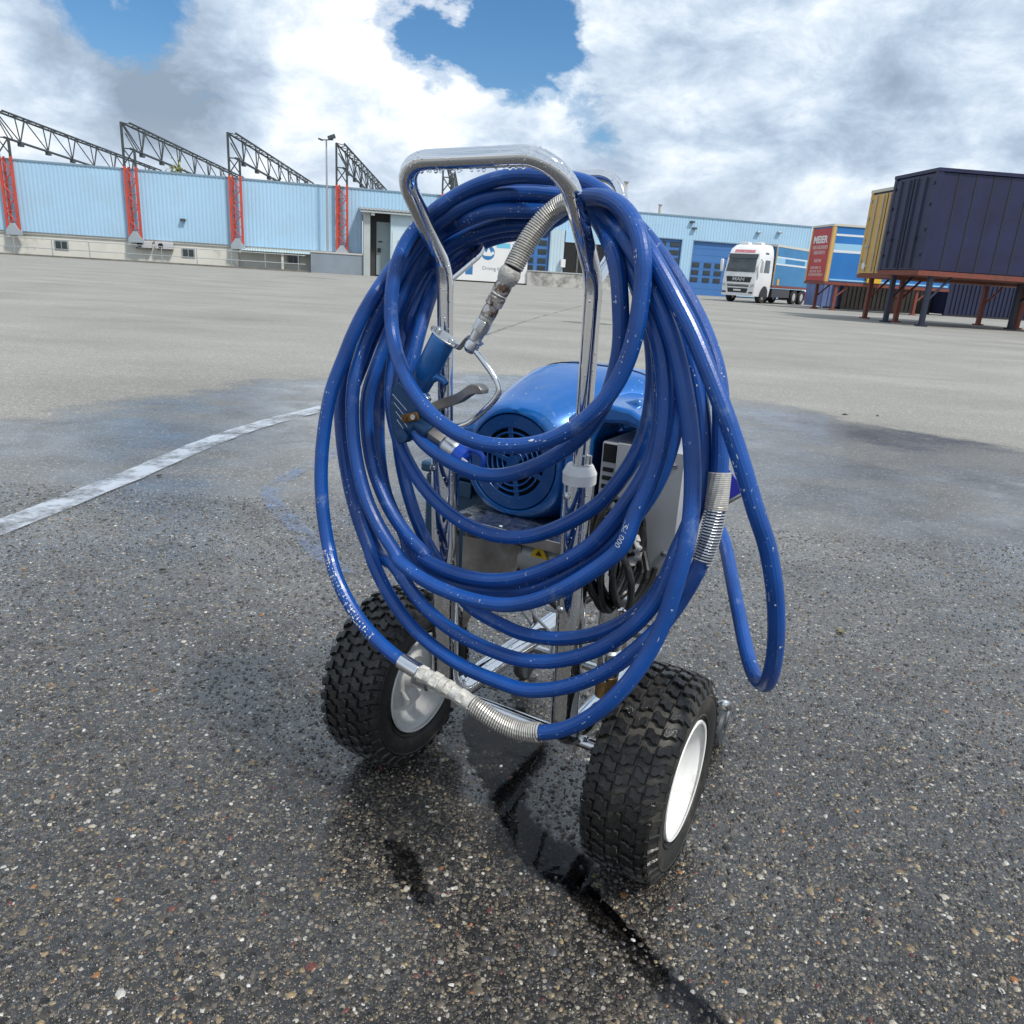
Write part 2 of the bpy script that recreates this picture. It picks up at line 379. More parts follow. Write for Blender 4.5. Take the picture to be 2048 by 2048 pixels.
M_joint = pm('joint_fill', (.20, .195, .17), .8, var=.3, vscale=3)
_n = M_joint.node_tree.nodes; _l = M_joint.node_tree.links; _g = _n.new('ShaderNodeNewGeometry'); _t = _n.new('ShaderNodeTexNoise'); _t.inputs['Scale'].default_value = 2.2; _t.inputs['Detail'].default_value = 8; _l.new(_g.outputs['Position'], _t.inputs[0])
_r = _n.new('ShaderNodeMapRange'); _r.inputs[1].default_value = .40; _r.inputs[2].default_value = .60; _r.inputs[4].default_value = .8; _l.new(_t.outputs[0], _r.inputs[0]); _l.new(_r.outputs[0], _n['Principled BSDF'].inputs['Alpha'])
# sealed joint running away across the yard
mb = MB(); ctr = catmull([(-1.25, 6.6, .004), (-.923, 8.23, .004), (-.616, 11.18, .004), (.125, 16.43, .004), (1.35, 23.6, .004), (3.6, 36, .004)], 10)
vs = []
for p in ctr: w_ = .012+rng.uniform(0, .03); vs += [p+np.array((-w_, 0, 0)), p+np.array((w_, 0, 0))]
mb.add(vs, [(2*i, 2*i+1, 2*i+3, 2*i+2) for i in range(len(ctr)-1)]); tag(mb.build('asphalt_joint', M_joint, smooth=0), kind='structure')
# dark repair patches far out on the yard
for pts_ in ([(-14.2, 45.2), (-13.2, 45.9), (-11.6, 46.2), (-10.6, 45.8), (-11.2, 45.2), (-12.6, 44.8)], [(-9.2, 45.6), (-8.2, 46.0), (-7.6, 45.6), (-8.4, 45.1)], [(.75, 16.6), (1.2, 17.0), (1.75, 16.9), (1.9, 16.5), (1.3, 16.3)], [(20.5, 24.0), (30, 24.6), (31, 23.2), (21, 22.9)]):
    mb = MB(); mb.add([(x, y, .005) for x, y in pts_], [tuple(range(len(pts_)))]); o = mb.build('asphalt_patch', pm('old_repair', (.17, .168, .158), .9, var=.4, vscale=1.5) if 'old_repair' not in bpy.data.materials else bpy.data.materials['old_repair'], smooth=0); tag(o, kind='structure')
# loose and half-embedded aggregate in the near asphalt: too small and many to count
def aggregate():
    n = 90000
    Y = .56+rng.random(n*3)**1.7*2.3; X = (rng.random(n*3)-.5)*2*(.34+.66*Y)
    X = X[:n]; Y = Y[:n]
    size = np.clip(rng.lognormal(math.log(.0027), .42, n), .0012, .0085)
    k = 7
    ang = np.linspace(0, 2*np.pi, k, endpoint=False)
    jit = 1+rng.uniform(-.28, .28, (n, k)); asp = rng.uniform(.55, 1., n); rot = rng.uniform(0, 2*np.pi, n)
    h = size*rng.uniform(.10, .42, n); h = np.minimum(h, .0016)
    def ring(sc, z):
        x = np.cos(ang)[None]*jit*size[:, None]*sc; y = np.sin(ang)[None]*jit*(size*asp)[:, None]*sc
        xr = x*np.cos(rot)[:, None]-y*np.sin(rot)[:, None]+X[:, None]; yr = x*np.sin(rot)[:, None]+y*np.cos(rot)[:, None]+Y[:, None]
        return np.stack([xr, yr, np.repeat((z)[:, None], k, 1)], 2)
    base = ring(1.0, np.full(n, -.0008)); top = ring(.72, h)
    tilt = rng.uniform(-.3, .3, (n, 1))*np.cos(ang)[None]*size[:, None]*.35; top[:, :, 2] += tilt
    V = np.concatenate([base, top], 1).reshape(-1, 3)
    o = (np.arange(n)*2*k)[:, None]
    quads = np.stack([np.stack([o[:, 0]+i, o[:, 0]+(i+1) % k, o[:, 0]+k+(i+1) % k, o[:, 0]+k+i], 1) for i in range(k)], 1).reshape(-1, 4)
    caps = o+np.arange(k, 2*k)[None]
    nq = len(quads); loops = np.concatenate([quads.ravel(), caps.ravel()])
    starts = np.concatenate([np.arange(nq)*4, nq*4+np.arange(n)*k]); tot = np.concatenate([np.full(nq, 4), np.full(n, k)])
    me = bpy.data.meshes.new('asphalt_aggregate')
    me.vertices.add(len(V)); me.vertices.foreach_set('co', V.ravel())
    me.loops.add(len(loops)); me.loops.foreach_set('vertex_index', loops.astype(np.int32))
    me.polygons.add(len(starts)); me.polygons.foreach_set('loop_start', starts.astype(np.int32)); me.polygons.foreach_set('loop_total', tot.astype(np.int32))
    pal = np.array([(.020, .019, .018), (.038, .035, .032), (.060, .053, .045), (.085, .073, .058), (.125, .104, .076), (.066, .068, .074), (.20, .155, .095), (.29, .215, .12), (.36, .33, .27), (.50, .48, .44), (.26, .12, .045), (.12, .045, .038)])
    pw = np.array([.15, .21, .20, .14, .10, .08, .045, .02, .018, .012, .006, .008]); pw /= pw.sum()
    cidx = rng.choice(len(pal), n, p=pw); colr = pal[cidx]*rng.uniform(.75, 1.25, (n, 1))
    big_bright = (size > .0055) & (cidx == 9); colr[big_bright] *= .8
    a = me.color_attributes.new('stone', 'FLOAT_COLOR', 'POINT')
    full = np.ones((n, 2*k, 4)); full[:, :, :3] = colr[:, None, :]
    a.data.foreach_set('color', full.ravel())
    me.update(); me.validate()
    m = bpy.data.materials.new('stone_chips'); m.use_nodes = True; N = m.node_tree.nodes; Lk = m.node_tree.links; b = N['Principled BSDF']
    at = N.new('ShaderNodeVertexColor'); at.layer_name = 'stone'
    geo = N.new('ShaderNodeNewGeometry'); no = N.new('ShaderNodeTexNoise'); no.inputs['Scale'].default_value = 420; Lk.new(geo.outputs['Position'], no.inputs[0])
    mr = N.new('ShaderNodeMapRange'); mr.inputs[1].default_value = .3; mr.inputs[2].default_value = .7; mr.inputs[3].default_value = .75; mr.inputs[4].default_value = 1.2; Lk.new(no.outputs[0], mr.inputs[0])
    sc_ = N.new('ShaderNodeVectorMath'); sc_.operation = 'SCALE'; Lk.new(at.outputs[0], sc_.inputs[0]); Lk.new(mr.outputs[0], sc_.inputs['Scale'])
    Lk.new(sc_.outputs[0], b.inputs['Base Color']); b.inputs['Roughness'].default_value = .34; b.inputs['Specular IOR Level'].default_value = .4
    me.materials.append(m)
    o = bpy.data.objects.new('asphalt_aggregate', me); C.objects.link(o)
    tag(o, 'wet stone chips of many colours showing in the near asphalt', 'gravel', kind='stuff')
aggregate()
# standing water
def puddle_mat():
    m = bpy.data.materials.new('standing_water'); m.use_nodes = True; N = m.node_tree.nodes; Lk = m.node_tree.links
    N.remove(N['Principled BSDF']); out = N['Material Output']
    tr = N.new('ShaderNodeBsdfTransparent'); tr.inputs[0].default_value = (.48, .49, .52, 1)
    gl = N.new('ShaderNodeBsdfGlossy'); gl.inputs['Roughness'].default_value = .015
    fr = N.new('ShaderNodeFresnel'); fr.inputs[0].default_value = 1.34
    geo = N.new('ShaderNodeNewGeometry'); no = N.new('ShaderNodeTexNoise'); no.inputs['Scale'].default_value = 26; no.inputs['Detail'].default_value = 3; Lk.new(geo.outputs['Position'], no.inputs[0])
    bp = N.new('ShaderNodeBump'); bp.inputs['Strength'].default_value = .10; bp.inputs['Distance'].default_value = .004; Lk.new(no.outputs[0], bp.inputs['Height'])
    Lk.new(bp.outputs[0], gl.inputs['Normal']); Lk.new(bp.outputs[0], fr.inputs['Normal'])
    mx = N.new('ShaderNodeMixShader'); Lk.new(fr.outputs[0], mx.inputs[0]); Lk.new(tr.outputs[0], mx.inputs[1]); Lk.new(gl.outputs[0], mx.inputs[2])
    n2 = N.new('ShaderNodeTexNoise'); n2.inputs['Scale'].default_value = 38; n2.inputs['Detail'].default_value = 6; n2.inputs['Roughness'].default_value = .7; Lk.new(geo.outputs['Position'], n2.inputs[0])
    at = N.new('ShaderNodeAttribute'); at.attribute_name = 'depth'
    sm = N.new('ShaderNodeMath'); sm.operation = 'MULTIPLY_ADD'; Lk.new(n2.outputs[0], sm.inputs[0]); sm.inputs[1].default_value = 1.9; Lk.new(at.outputs['Fac'], sm.inputs[2])
    mr = N.new('ShaderNodeMapRange'); mr.inputs[1].default_value = 1.05; mr.inputs[2].default_value = 1.5; Lk.new(sm.outputs[0], mr.inputs[0])
    t2 = N.new('ShaderNodeBsdfTransparent'); m2 = N.new('ShaderNodeMixShader'); Lk.new(mr.outputs[0], m2.inputs[0]); Lk.new(t2.outputs[0], m2.inputs[1]); Lk.new(mx.outputs[0], m2.inputs[2]); Lk.new(m2.outputs[0], out.inputs[0])
    return m
M_water = puddle_mat()
def puddle(pts, z, label, ragged=.016, wide=.02):
    P = catmull(list(pts)+[pts[0]], 14)[:-1]
    P = P[:, :2]+rng.normal(0, ragged*.35, (len(P), 2))
    for _ in range(1): P = (np.roll(P, 1, 0)+P*2+np.roll(P, -1, 0))/4
    ar = (P[:, 0]*np.roll(P[:, 1], -1)-np.roll(P[:, 0], -1)*P[:, 1]).sum()
    if ar < 0: P = P[::-1]
    # rings stepping inwards so that the film can thin out towards its rim
    n_ = len(P); T_ = np.roll(P, -1, 0)-np.roll(P, 1, 0); T_ /= np.linalg.norm(T_, axis=1)[:, None]+1e-9; I_ = np.stack([-T_[:, 1], T_[:, 0]], 1)
    for _ in range(6): I_ = (np.roll(I_, 1, 0)+I_+np.roll(I_, -1, 0))/3
    rings = [P-I_*wide*.55, P, P+I_*wide*.55]; mb = MB(); vs = []; dep = []
    for k_, q in enumerate(rings): vs += [(x, y, z) for x, y in q]; dep += [(0., .5, 1.)[k_]]*n_
    fs = [(k_*n_+i_, k_*n_+(i_+1) % n_, (k_+1)*n_+(i_+1) % n_, (k_+1)*n_+i_) for k_ in range(2) for i_ in range(n_)]+[tuple(range(2*n_, 3*n_))]
    mb.add(vs, fs)
    me = bpy.data.meshes.new('puddle'); me.from_pydata(mb.v, [], mb.f); me.update(); a_ = me.attributes.new('depth', 'FLOAT', 'POINT'); a_.data.foreach_set('value', dep); me.materials.append(M_water)
    o = bpy.data.objects.new('puddle', me); C.objects.link(o)
    return tag(o, kind='structure')
puddle([(-.08, 1.40, 0), (.0, 1.46, 0), (.075, 1.42, 0), (.088, 1.28, 0), (.05, 1.17, 0), (.075, 1.09, 0), (.13, 1.04, 0), (.165, .985, 0), (.125, .955, 0), (.055, 1.01, 0), (.0, 1.14, 0), (-.04, 1.25, 0)], .0016, '')
puddle([(.118, 1.02, 0), (.15, .965, 0), (.195, .905, 0), (.228, .845, 0), (.262, .80, 0), (.30, .765, 0), (.335, .70, 0), (.30, .70, 0), (.262, .755, 0), (.225, .795, 0), (.195, .845, 0), (.15, .90, 0), (.112, .975, 0)], .0013, '', .012, .016)
puddle([(-.178, 1.03, 0), (-.140, 1.028, 0), (-.108, .97, 0), (-.080, .905, 0), (-.098, .905, 0), (-.145, .955, 0)], .0014, '', .006, .010)
# ------------------------------------------------------------------ warehouse (local x along the front, y into the building)
FAC = math.atan(.24382); FO = Vector((0, 73.066, 0))
def fw(s, off, z):
    c, n_ = math.cos(FAC), math.sin(FAC); return Vector((FO.x+s*c-off*n_, FO.y+s*n_+off*c, z))
M_clad = pm('blue_cladding', (.38, .58, .75), .5, var=.04, vscale=.25, dirt=(.36, .46, .53), dscale=.35, damt=.25)
M_cladp = pm('pale_cladding', (.48, .60, .66), .5, var=.05, vscale=.4)
M_trim = pm('roof_trim', (.20, .30, .38), .5)
M_base = pm('plaster', (.68, .66, .59), .85, var=.06, vscale=.8, dirt=(.24, .22, .19), dscale=.55, damt=.8, dpos=(.58, .76), bump=.2, bscale=6)
M_conc = pm('concrete', (.46, .45, .42), .85, var=.12, vscale=1.2, dirt=(.13, .125, .11), dscale=.9, damt=.85, dpos=(.48, .64), bump=.3, bscale=8)
M_door = pm('door_blue', (.055, .17, .42), .42, var=.08, vscale=.5)
M_pane = pm('door_glass', (.03, .045, .05), .12, var=.3, vscale=1.2)
M_rubber = pm('pane_seal', (.04, .05, .06), .6)
M_greyblk = pm('grey_render', (.23, .27, .31), .8, var=.1, vscale=.8)
M_doorgrey = pm('grey_door', (.27, .33, .35), .5, var=.06, vscale=.8)
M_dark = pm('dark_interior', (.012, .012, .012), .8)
M_white = pm('white_panel', (.74, .74, .73), .45, var=.04, vscale=.7)
M_red = pm('red_steel', (.55, .075, .045), .5, var=.15, vscale=1.5)
M_steel = pm('dark_steel', (.055, .065, .068), .6, var=.2, vscale=2.)
M_plinth = pm('galv_plinth', (.36, .41, .45), .5)
M_alu = pm('galvanised', (.42, .44, .45), .42, .6)
M_soil = pm('verge', (.09, .085, .06), .95, var=.5, vscale=2)
wh = thing('warehouse', 'long light blue corrugated warehouse with blue roller doors across the yard', 'building', FO, FAC)
def corr(s0, s1, z0, z1, y, pitch=.30, dep=.02):
    mb = MB(); xs = []; n = int((s1-s0)/pitch)
    prof = [(0, 0), (.32, 0), (.42, dep), (.9, dep), (1.0, 0)]
    pts = []
    for i in range(n):
        for a, d_ in prof[:-1]: pts.append((s0+(i+a)*pitch, y-d_))
    pts.append((s1, y))
    vs = [(x, yy, z0) for x, yy in pts]+[(x, yy, z1) for x, yy in pts]; k = len(pts)
    mb.add(vs, [(i, i+1, k+i+1, k+i) for i in range(k-1)]); return mb
corr(-62, -14.8, 1.8, 6.95, 0).build('wall_cladding', M_clad, wh, smooth=0)
corr(-14.8, 28.2, 4.95, 6.95, 0).build('wall_cladding', M_clad, wh, smooth=0)
corr(20.95, 28.2, .1, 4.95, 0).build('wall_cladding', M_clad, wh, smooth=0)
for a, b_ in ((2.0, 3.35), (8.6, 10.3), (14.88, 16.05)): corr(a, b_, .0 if a > 8 else 1.3, 4.95, 0, .29).build('wall_pier', M_clad if a > 8 else M_cladp, wh, smooth=0)
corr(-8.0, -.4, 3.95, 4.95, 0).build('wall_cladding', M_clad, wh, smooth=0)
MB().span((-62, .15, 0), (-14.8, .5, 1.8)).build('base_wall', M_base, wh)
MB().span((-62, .06, 1.62), (-19.1, .2, 1.80)).build('base_ledge', pm('ledge', (.60, .58, .53), .8, var=.1, vscale=.6), wh)
MB().span((-62, -.07, 6.93), (28.3, .2, 7.06)).build('roof_trim', M_trim, wh)
MB().span((-62, .2, 6.7), (28.2, 45, 6.9)).build('roof', pm('roof_sheet', (.3, .33, .35), .6), wh)
MB().span((28.2, -.03, 0), (28.35, 45, 6.95)).build('end_wall', M_clad, wh)
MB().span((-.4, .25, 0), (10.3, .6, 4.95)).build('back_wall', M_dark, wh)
# loading dock with its concrete wall
mb = MB().span((-.30, -1.4, 0), (8.9, .25, 1.22)); mb.build('dock_wall', M_conc, wh)
MB().span((-.30, -1.46, 1.22), (8.95, .25, 1.31)).build('dock_edge', pm('dock_edge', (.40, .41, .41), .7), wh)
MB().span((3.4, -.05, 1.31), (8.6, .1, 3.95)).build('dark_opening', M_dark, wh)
for x in (4.6, 6.3, 7.7): MB().span((x, -.12, 1.31), (x+.16, .02, 3.95)).build('opening_post', pm('opening_post', (.10, .11, .10), .7), wh)
MB().span((3.4, -.1, 3.95), (8.6, .1, 4.95)).build('lintel', M_clad, wh)
MB().span((3.05, -.45, 1.75), (3.45, -.1, 2.45)).build('meter_box', M_white, wh)
def pane_door(s0, s1, z0, z1, cols, rows, pw, ph, xs, zs):
    d = MB().span((s0, -.02, z0), (s1, .10, z1)).build('roller_door', M_door, wh)
    nrib = int((z1-z0)/.6)
    for i in range(1, nrib): MB().span((s0, -.028, z0+i*(z1-z0)/nrib-.012), (s1, -.015, z0+i*(z1-z0)/nrib+.012)).build('panel_joint', pm('door_joint', (.035, .11, .30), .5) if 'door_joint' not in bpy.data.materials else bpy.data.materials['door_joint'], d)
    for x in xs:
        for z in zs:
            MB().span((x-pw/2-.06, -.06, z-ph/2-.06), (x+pw/2+.06, -.03, z+ph/2+.06)).build('pane_frame', M_rubber, d)
            MB().span((x-pw/2, -.075, z-ph/2), (x+pw/2, -.05, z+ph/2)).build('pane', M_pane, d)
    for xa, xb in ((s0-.07, s0-.005), (s1+.005, s1+.07)): MB().span((xa, -.04, z0), (xb, .32, z1+.06)).build('door_jamb', M_trim, wh)
    MB().span((s0-.07, -.05, z1+.005), (s1+.07, .32, z1+.09)).build('door_lintel', M_trim, wh)
    d.location.y = .17
    return d
pane_door(-.35, 1.95, 1.31, 4.95, 2, 4, .68, .34, (.17, 1.34), (1.55, 2.2, 2.98, 3.75))
pane_door(10.35, 14.84, 0, 4.9, 3, 3, .78, .30, (11.5, 12.88, 14.22), (4.45, 3.74, 3.03))
pane_door(16.08, 20.92, 0, 4.9, 4, 3, .62, .30, (16.62, 17.85, 19.0, 20.15), (2.78, 2.1, 1.42))
# wall lamps and vents high on the cladding
for x, z in ((15.6, 6.55), (15.9, 6.0), (22.6, 6.1), (24.8, 6.25), (-29.2, 3.5)):
    mb = MB(); mb.box((x, -.18, z), (.42, .28, .16)); mb.box((x, -.06, z+.05), (.1, .2, .1)); mb.build('wall_lamp', M_steel if x < 20 else M_alu, wh, bevel=.02)
# windows in the low plaster wall
for x, z, w_ in ((-28.98, .95, .9), (-20.6, .92, .9), (-38.5, .95, .9)):
    f = MB().span((x-w_/2-.06, .08, z-.34), (x+w_/2+.06, .17, z+.34)).build('window', pm('window_frame', (.32, .34, .34), .6) if 'window_frame' not in bpy.data.materials else bpy.data.materials['window_frame'], wh)
    for k in (-1, 1): MB().span((x+k*w_/4-w_/4+.04, .05, z-.27), (x+k*w_/4+w_/4-.04, .075, z+.27)).build('pane', M_pane, f)
# low corrugated lean-to over the recess, grey block, pilasters
mb = corr(-24.7, -18.4, 0, 0, 0, .2, .05)
vs = []
k = 60
for i in range(k+1):
    x = -24.7+i*6.3/k; vs += [(x, -1.3, 1.42+.05*(i % 2)), (x, .06, 1.60+.05*(i % 2))]
MB().add(vs, [(2*i, 2*i+1, 2*i+3, 2*i+2) for i in range(k)]).build('lean_to_roof', pm('lean_to_sheet', (.42, .53, .56), .5), wh, smooth=0)
for x in (-25.2, -21.5): MB().span((x, -1.1 if x > -22 else -.1, 0), (x+.18, -.92 if x > -22 else .16, 1.62)).build('pilaster', M_base, wh)
MB().span((-19.1, -1.5, 0), (-14.75, .1, 1.62)).build('grey_block', M_greyblk, wh)
MB().span((-19.1, -1.55, 1.62), (-14.7, .1, 1.75)).build('block_coping', pm('coping', (.52, .49, .45), .8), wh)
# entrance porch
MB().span((-14.75, -1.7, 0), (-14.2, .1, 5.2)).build('porch_pier', pm('porch_pier', (.42, .45, .44), .7, var=.1, vscale=1), wh)
MB().span((-14.2, -.5, 0), (-12.5, -.3, 5.2)).build('porch_recess', pm('porch_recess', (.045, .045, .045), .8), wh)
dd = MB().span((-13.62, -.62, .12), (-12.5, -.5, 4.45)).build('porch_door', M_doorgrey, wh)
MB().box((-13.4, -.70, 2.15), (.28, .1, .35)).build('door_handle', M_dark, dd)
MB().box((-13.3, -.66, 2.85), (.34, .05, .08)).build('door_plate', M_dark, dd)
MB().span((-12.5, -1.7, 0), (-8.0, .1, 5.2)).build('porch_wall', M_cladp, wh)
MB().span((-12.35, -1.74, 0), (-8.0, -1.7, 3.75)).build('porch_panel', pm('porch_panel', (.56, .66, .70), .5), wh)
w_ = MB().span((-11.9, -1.80, 2.0), (-10.6, -1.74, 3.05)).build('porch_window', pm('wframe', (.50, .55, .55), .5), wh)
MB().span((-11.78, -1.83, 2.1), (-10.72, -1.80, 2.95)).build('pane', pm('amber_pane', (.22, .20, .09), .3, var=.6, vscale=3), w_)
vs = []; k = 44
for i in range(k+1):
    x = -15.1+i*7.2/k; vs += [(x, -2.25, 5.22+.06*(i % 2)), (x, .06, 5.55+.06*(i % 2))]
MB().add(vs, [(2*i, 2*i+1, 2*i+3, 2*i+2) for i in range(k)]).build('porch_roof', pm('porch_sheet', (.26, .27, .26), .7), wh, smooth=0)
MB().span((-15.05, -2.2, 5.05), (-7.9, -2.12, 5.2)).build('porch_gutter', pm('gutter', (.40, .43, .43), .5), wh)
MB().box((-14.0, -1.9, 4.95), (.3, .25, .2)).build('porch_lamp', M_white, wh)
# kerb and verge at the foot of the plaster wall
MB().span((-62, -2.6, 0), (-19.1, .15, .06)).build('verge', M_soil, wh)
mb = MB().span((-62, -2.75, 0), (-19.3, -2.6, .13)); mb.build('verge_kerb', pm('old_kerb', (.17, .16, .14), .9, var=.3, vscale=2), wh)
# chimneys
for x, h, w_ in ((9.2, 9.6, .34), (12.78, 7.9, .26)):
    o = thing('flue_pipe', 'tall cream flue pipe with flat cap on warehouse roof' if x < 10 else 'short thin flue pipe on warehouse roof near the doors', 'pipe', fw(x, 1.2, 6.9), FAC)
    MB().lathe([(w_/2, 0), (w_/2, h-6.9)], (0, 0, 0), (0, 0, 1), 12).build('pipe', pm('flue_cream', (.52, .48, .40), .6), o)
    MB().lathe([(w_*.75, h-6.95), (w_*.75, h-6.85)], (0, 0, 0), (0, 0, 1), 12).build('cap', M_alu, o)
# tall railing in front of the plaster wall
rl = thing('railing', 'thin grey two-rail handrail in front of the low plaster wall', 'railing', fw(-40, -2.45, 0), FAC)
for x in np.arange(-22, 20.5, 2.62): MB().tube([(x, 0, 0), (x, 0, 1.32)], .035, 6).build('post', M_alu, rl)
for z in (.62, 1.30): MB().tube([(-22, 0, z), (20.5, 0, z)], .03, 6).build('rail', M_alu, rl)
# air conditioners
for i, x in enumerate((-32.35, -30.75)):
    t = thing('air_conditioner', ('white air conditioner on plaster wall beside the leftmost red column' if i == 0 else 'white air conditioner on plaster wall nearer the small window'), 'air conditioner', fw(x, .06, 1.05), FAC, 'wall air conditioners')
    MB().span((-.68, -.42, .08), (.68, 0, .58)).build('casing', pm('ac_grey', (.50, .50, .52), .5) if 'ac_grey' not in bpy.data.materials else bpy.data.materials['ac_grey'], t, bevel=.02)
    for k in (-1, 1): MB().span((k*.5-.03, -.45, 0), (k*.5+.03, .08, .08)).build('bracket', M_steel, t)
    MB().lathe([(.2, 0), (.2, .02)], (-.25, -.42, .33), (0, -1, 0), 16).build('fan_grille', M_dark, t)
# white sign wall
sw = thing('sign_wall', 'white panel wall with round blue emblem beside the loading dock', 'sign', fw(-7.5, -1.2, 0), FAC)
MB().span((0, 0, .12), (7.2, .12, 3.98)).build('panel', M_white, sw)
MB().span((-.02, .02, 0), (7.22, .1, .12)).build('plinth', M_dark, sw)
M_logo = pm('logo_blue', (.03, .17, .40), .4); M_logol = pm('logo_lightblue', (.16, .50, .68), .4)
cx, cz = 3.55, 2.55
mb = MB()
mb.add([(cx+.62*math.cos(t), -.006, cz+.62*math.sin(t)) for t in np.linspace(0, 2*math.pi, 32, endpoint=False)], [tuple(range(32))]); mb.build('emblem', M_logo, sw, smooth=0)
mb = MB(); mb.add([(cx+x, -.012, cz+z) for x, z in ((-.62, -.02), (-.35, .18), (-.15, -.02), (.05, .42), (.30, -.02), (.45, .16), (.60, -.05), (.30, -.28), (-.30, -.28))], [tuple(range(9))]); mb.build('emblem_wing', M_white, sw, smooth=0)
for a, b_ in ((4.3, 5.55), (5.75, 6.5)): MB().add([(a, -.006, 3.0), (b_, -.006, 3.0), (b_, -.006, 3.42), (a, -.006, 3.42)], [(0, 1, 2, 3)]).build('stripe', M_logol, sw, smooth=0)
MB().add([(1.6, -.006, .62), (2.25, -.006, .62), (2.25, -.006, 1.75), (1.6, -.006, 1.75)], [(0, 1, 2, 3)]).build('stripe', M_logo, sw, smooth=0)
M_ink = pm('ink_grey', (.16, .17, .20), .6)
def front(x, y, z): return Matrix.Translation((x, y, z)) @ Matrix.Rotation(R(90), 4, 'X')
text_obj('Driving for', .42, M_ink, sw, front(3.1, -.008, 1.22), align='LEFT')
# ------------------------------------------------------------------ steel frames standing before and over the roof
TD = Vector((-.0608, .9981, 0)).normalized(); TR = math.atan2(-TD.x, TD.y)
def bar(mb, a, b, r): mb.tube([a, b], r, 5)
def frame(s, label):
    t = thing('steel_frame', label, 'steel frame', fw(s, -.45, 0), TR, 'red and black roof frames')
    L_ = 30.; zt = 10.3; zb = 8.45; sl = -.0221; hx = .43
    for k in (-1, 1):
        mb = MB(); mb.box((k*hx, 0, 4.45), (.17, .17, 5.4)); mb.build('column_post', M_red, t)
    mb = MB(); mb.box((-hx+.17, .3, 4.45), (.12, .12, 5.4)); mb.build('column_post', M_red, t)
    mb = MB(); zs = np.arange(2.3, 7.1, .95)
    for i, z in enumerate(zs[:-1]):
        a, b_ = (-hx, hx) if i % 2 else (hx, -hx); bar(mb, (a, 0, z), (b_, 0, zs[i+1]), .045)
        bar(mb, (-hx, 0, z), (hx, 0, z), .028)
    mb.build('lacing', M_red, t)
    mb = MB(); mb.prism([(-hx-.1, 1.5), (hx+.1, 1.5), (hx+.1, 1.8), (.12, 2.35), (-.12, 2.35), (-hx-.1, 1.8)], -.18, .25, lambda x, z, h: (x, h, z)); mb.build('plinth', M_plinth, t)
    mb = MB(); mb.box((-hx, 0, (7.15+zt)/2), (.15, .15, zt-7.15)); mb.build('mast', M_steel, t)
    mb = MB(); mb.box((hx, 0, (7.15+zb)/2), (.15, .15, zb-7.15)); mb.build('mast', M_steel, t)
    mb = MB()
    for a, b_ in (((-hx, 0, zb), (hx, 0, zb)), ((-hx, 0, 7.3), (hx, 0, zb)), ((hx, 0, 7.3), (-hx, 0, zb)), ((-hx, 0, zt), (hx, .6, zb)), ((hx, 0, zb), (-hx+.1, .4, 9.6))): bar(mb, a, b_, .05)
    mb.build('mast_bracing', M_steel, t)
    ztop = lambda y: zt+sl*y
    tops = (-hx, hx*.55)
    for x in tops: bar_ = MB(); bar(bar_, (x, 0, zt-.02), (x, L_, ztop(L_)), .085); bar_.build('top_chord', M_steel, t)
    b2 = MB(); bar(b2, (hx*.3, 0, zb), (hx*.3, L_*.93, zb+sl*L_), .10); b2.build('bottom_chord', M_steel, t)
    mb = MB(); ys = np.arange(0, L_+.1, .95)
    for i in range(len(ys)-1): bar(mb, (tops[i % 2], ys[i], ztop(ys[i])), (tops[1-i % 2], ys[i+1], ztop(ys[i+1])), .035)
    mb.build('top_lacing', M_steel, t)
    step = 4.0
    for y in np.arange(2.2, L_-1.9, step):
        for dy in (-1.95, -.7, .7, 1.95):
            mb = MB(); bar(mb, (hx*.3, y, zb+sl*y), (tops[0] if abs(dy) > 1 else tops[1], y+dy, ztop(y+dy)), .048); mb.build('web_strut', M_steel, t)
        mb = MB(); mb.box((hx*.3, y, zb+sl*y-.12), (.3, .42, .34)); mb.build('gusset', M_steel, t)
    mb = MB(); bar(mb, (tops[0], L_, ztop(L_)), (hx*.3, L_*.93, zb+sl*L_), .07); mb.build('end_post', M_steel, t)
for s, l in ((-41.6, 'red lattice column with black roof truss at the far left end of warehouse'), (-32.8, 'red lattice column with black roof truss beside the air conditioners'), (-24.98, 'red lattice column with black roof truss between the two wide blue wall bays'), (-16.5, 'red lattice column with black roof truss next to the lamp post'), (-7.6, 'black roof truss mast rising behind the top of the chrome handle')):
    frame(s, l)
# shrub growing out of the roof edge
def leafy(name, label, loc, rad, n, m, ls):
    mb = MB()
    for i in range(n):
        p = Vector(rng.normal(0, .42, 3)); p = Vector((p.x*rad[0], p.y*rad[1], abs(p.z)*rad[2]))
        q = Matrix.Rotation(rng.uniform(0, 6.3), 3, 'Z') @ Matrix.Rotation(rng.uniform(-1.2, 1.2), 3, 'X'); s_ = ls*rng.uniform(.6, 1.3)
        mb.add([p+q @ Vector(v) for v in ((-s_*.4, 0, 0), (0, -s_, 0), (s_*.4, 0, 0), (0, s_, 0))], [(0, 1, 2, 3)])
    t = thing(name, label, 'plant', loc); mb.build('foliage', m, t, smooth=0, fixn=False)
    MB().tube([(0, 0, -.1), (.1, 0, rad[2]*.4), (-.1, 0, rad[2]*.8)], .03, 5).build('stem', M_soil, t)
M_leaf = pm('leaf', (.36, .38, .12), .6, var=.4, vscale=2)
leafy('roof_weed', 'yellow green weed sprouting from the roof edge under the left truss', fw(-29.6, .6, 6.9), (.8, .4, 1.0), 150, M_leaf, .16)
leafy('roof_weed', 'small dark weed on the roof edge under the middle truss', fw(-21.9, .6, 6.9), (.5, .3, .45), 90, pm('leaf_dark', (.05, .07, .03), .6), .15)
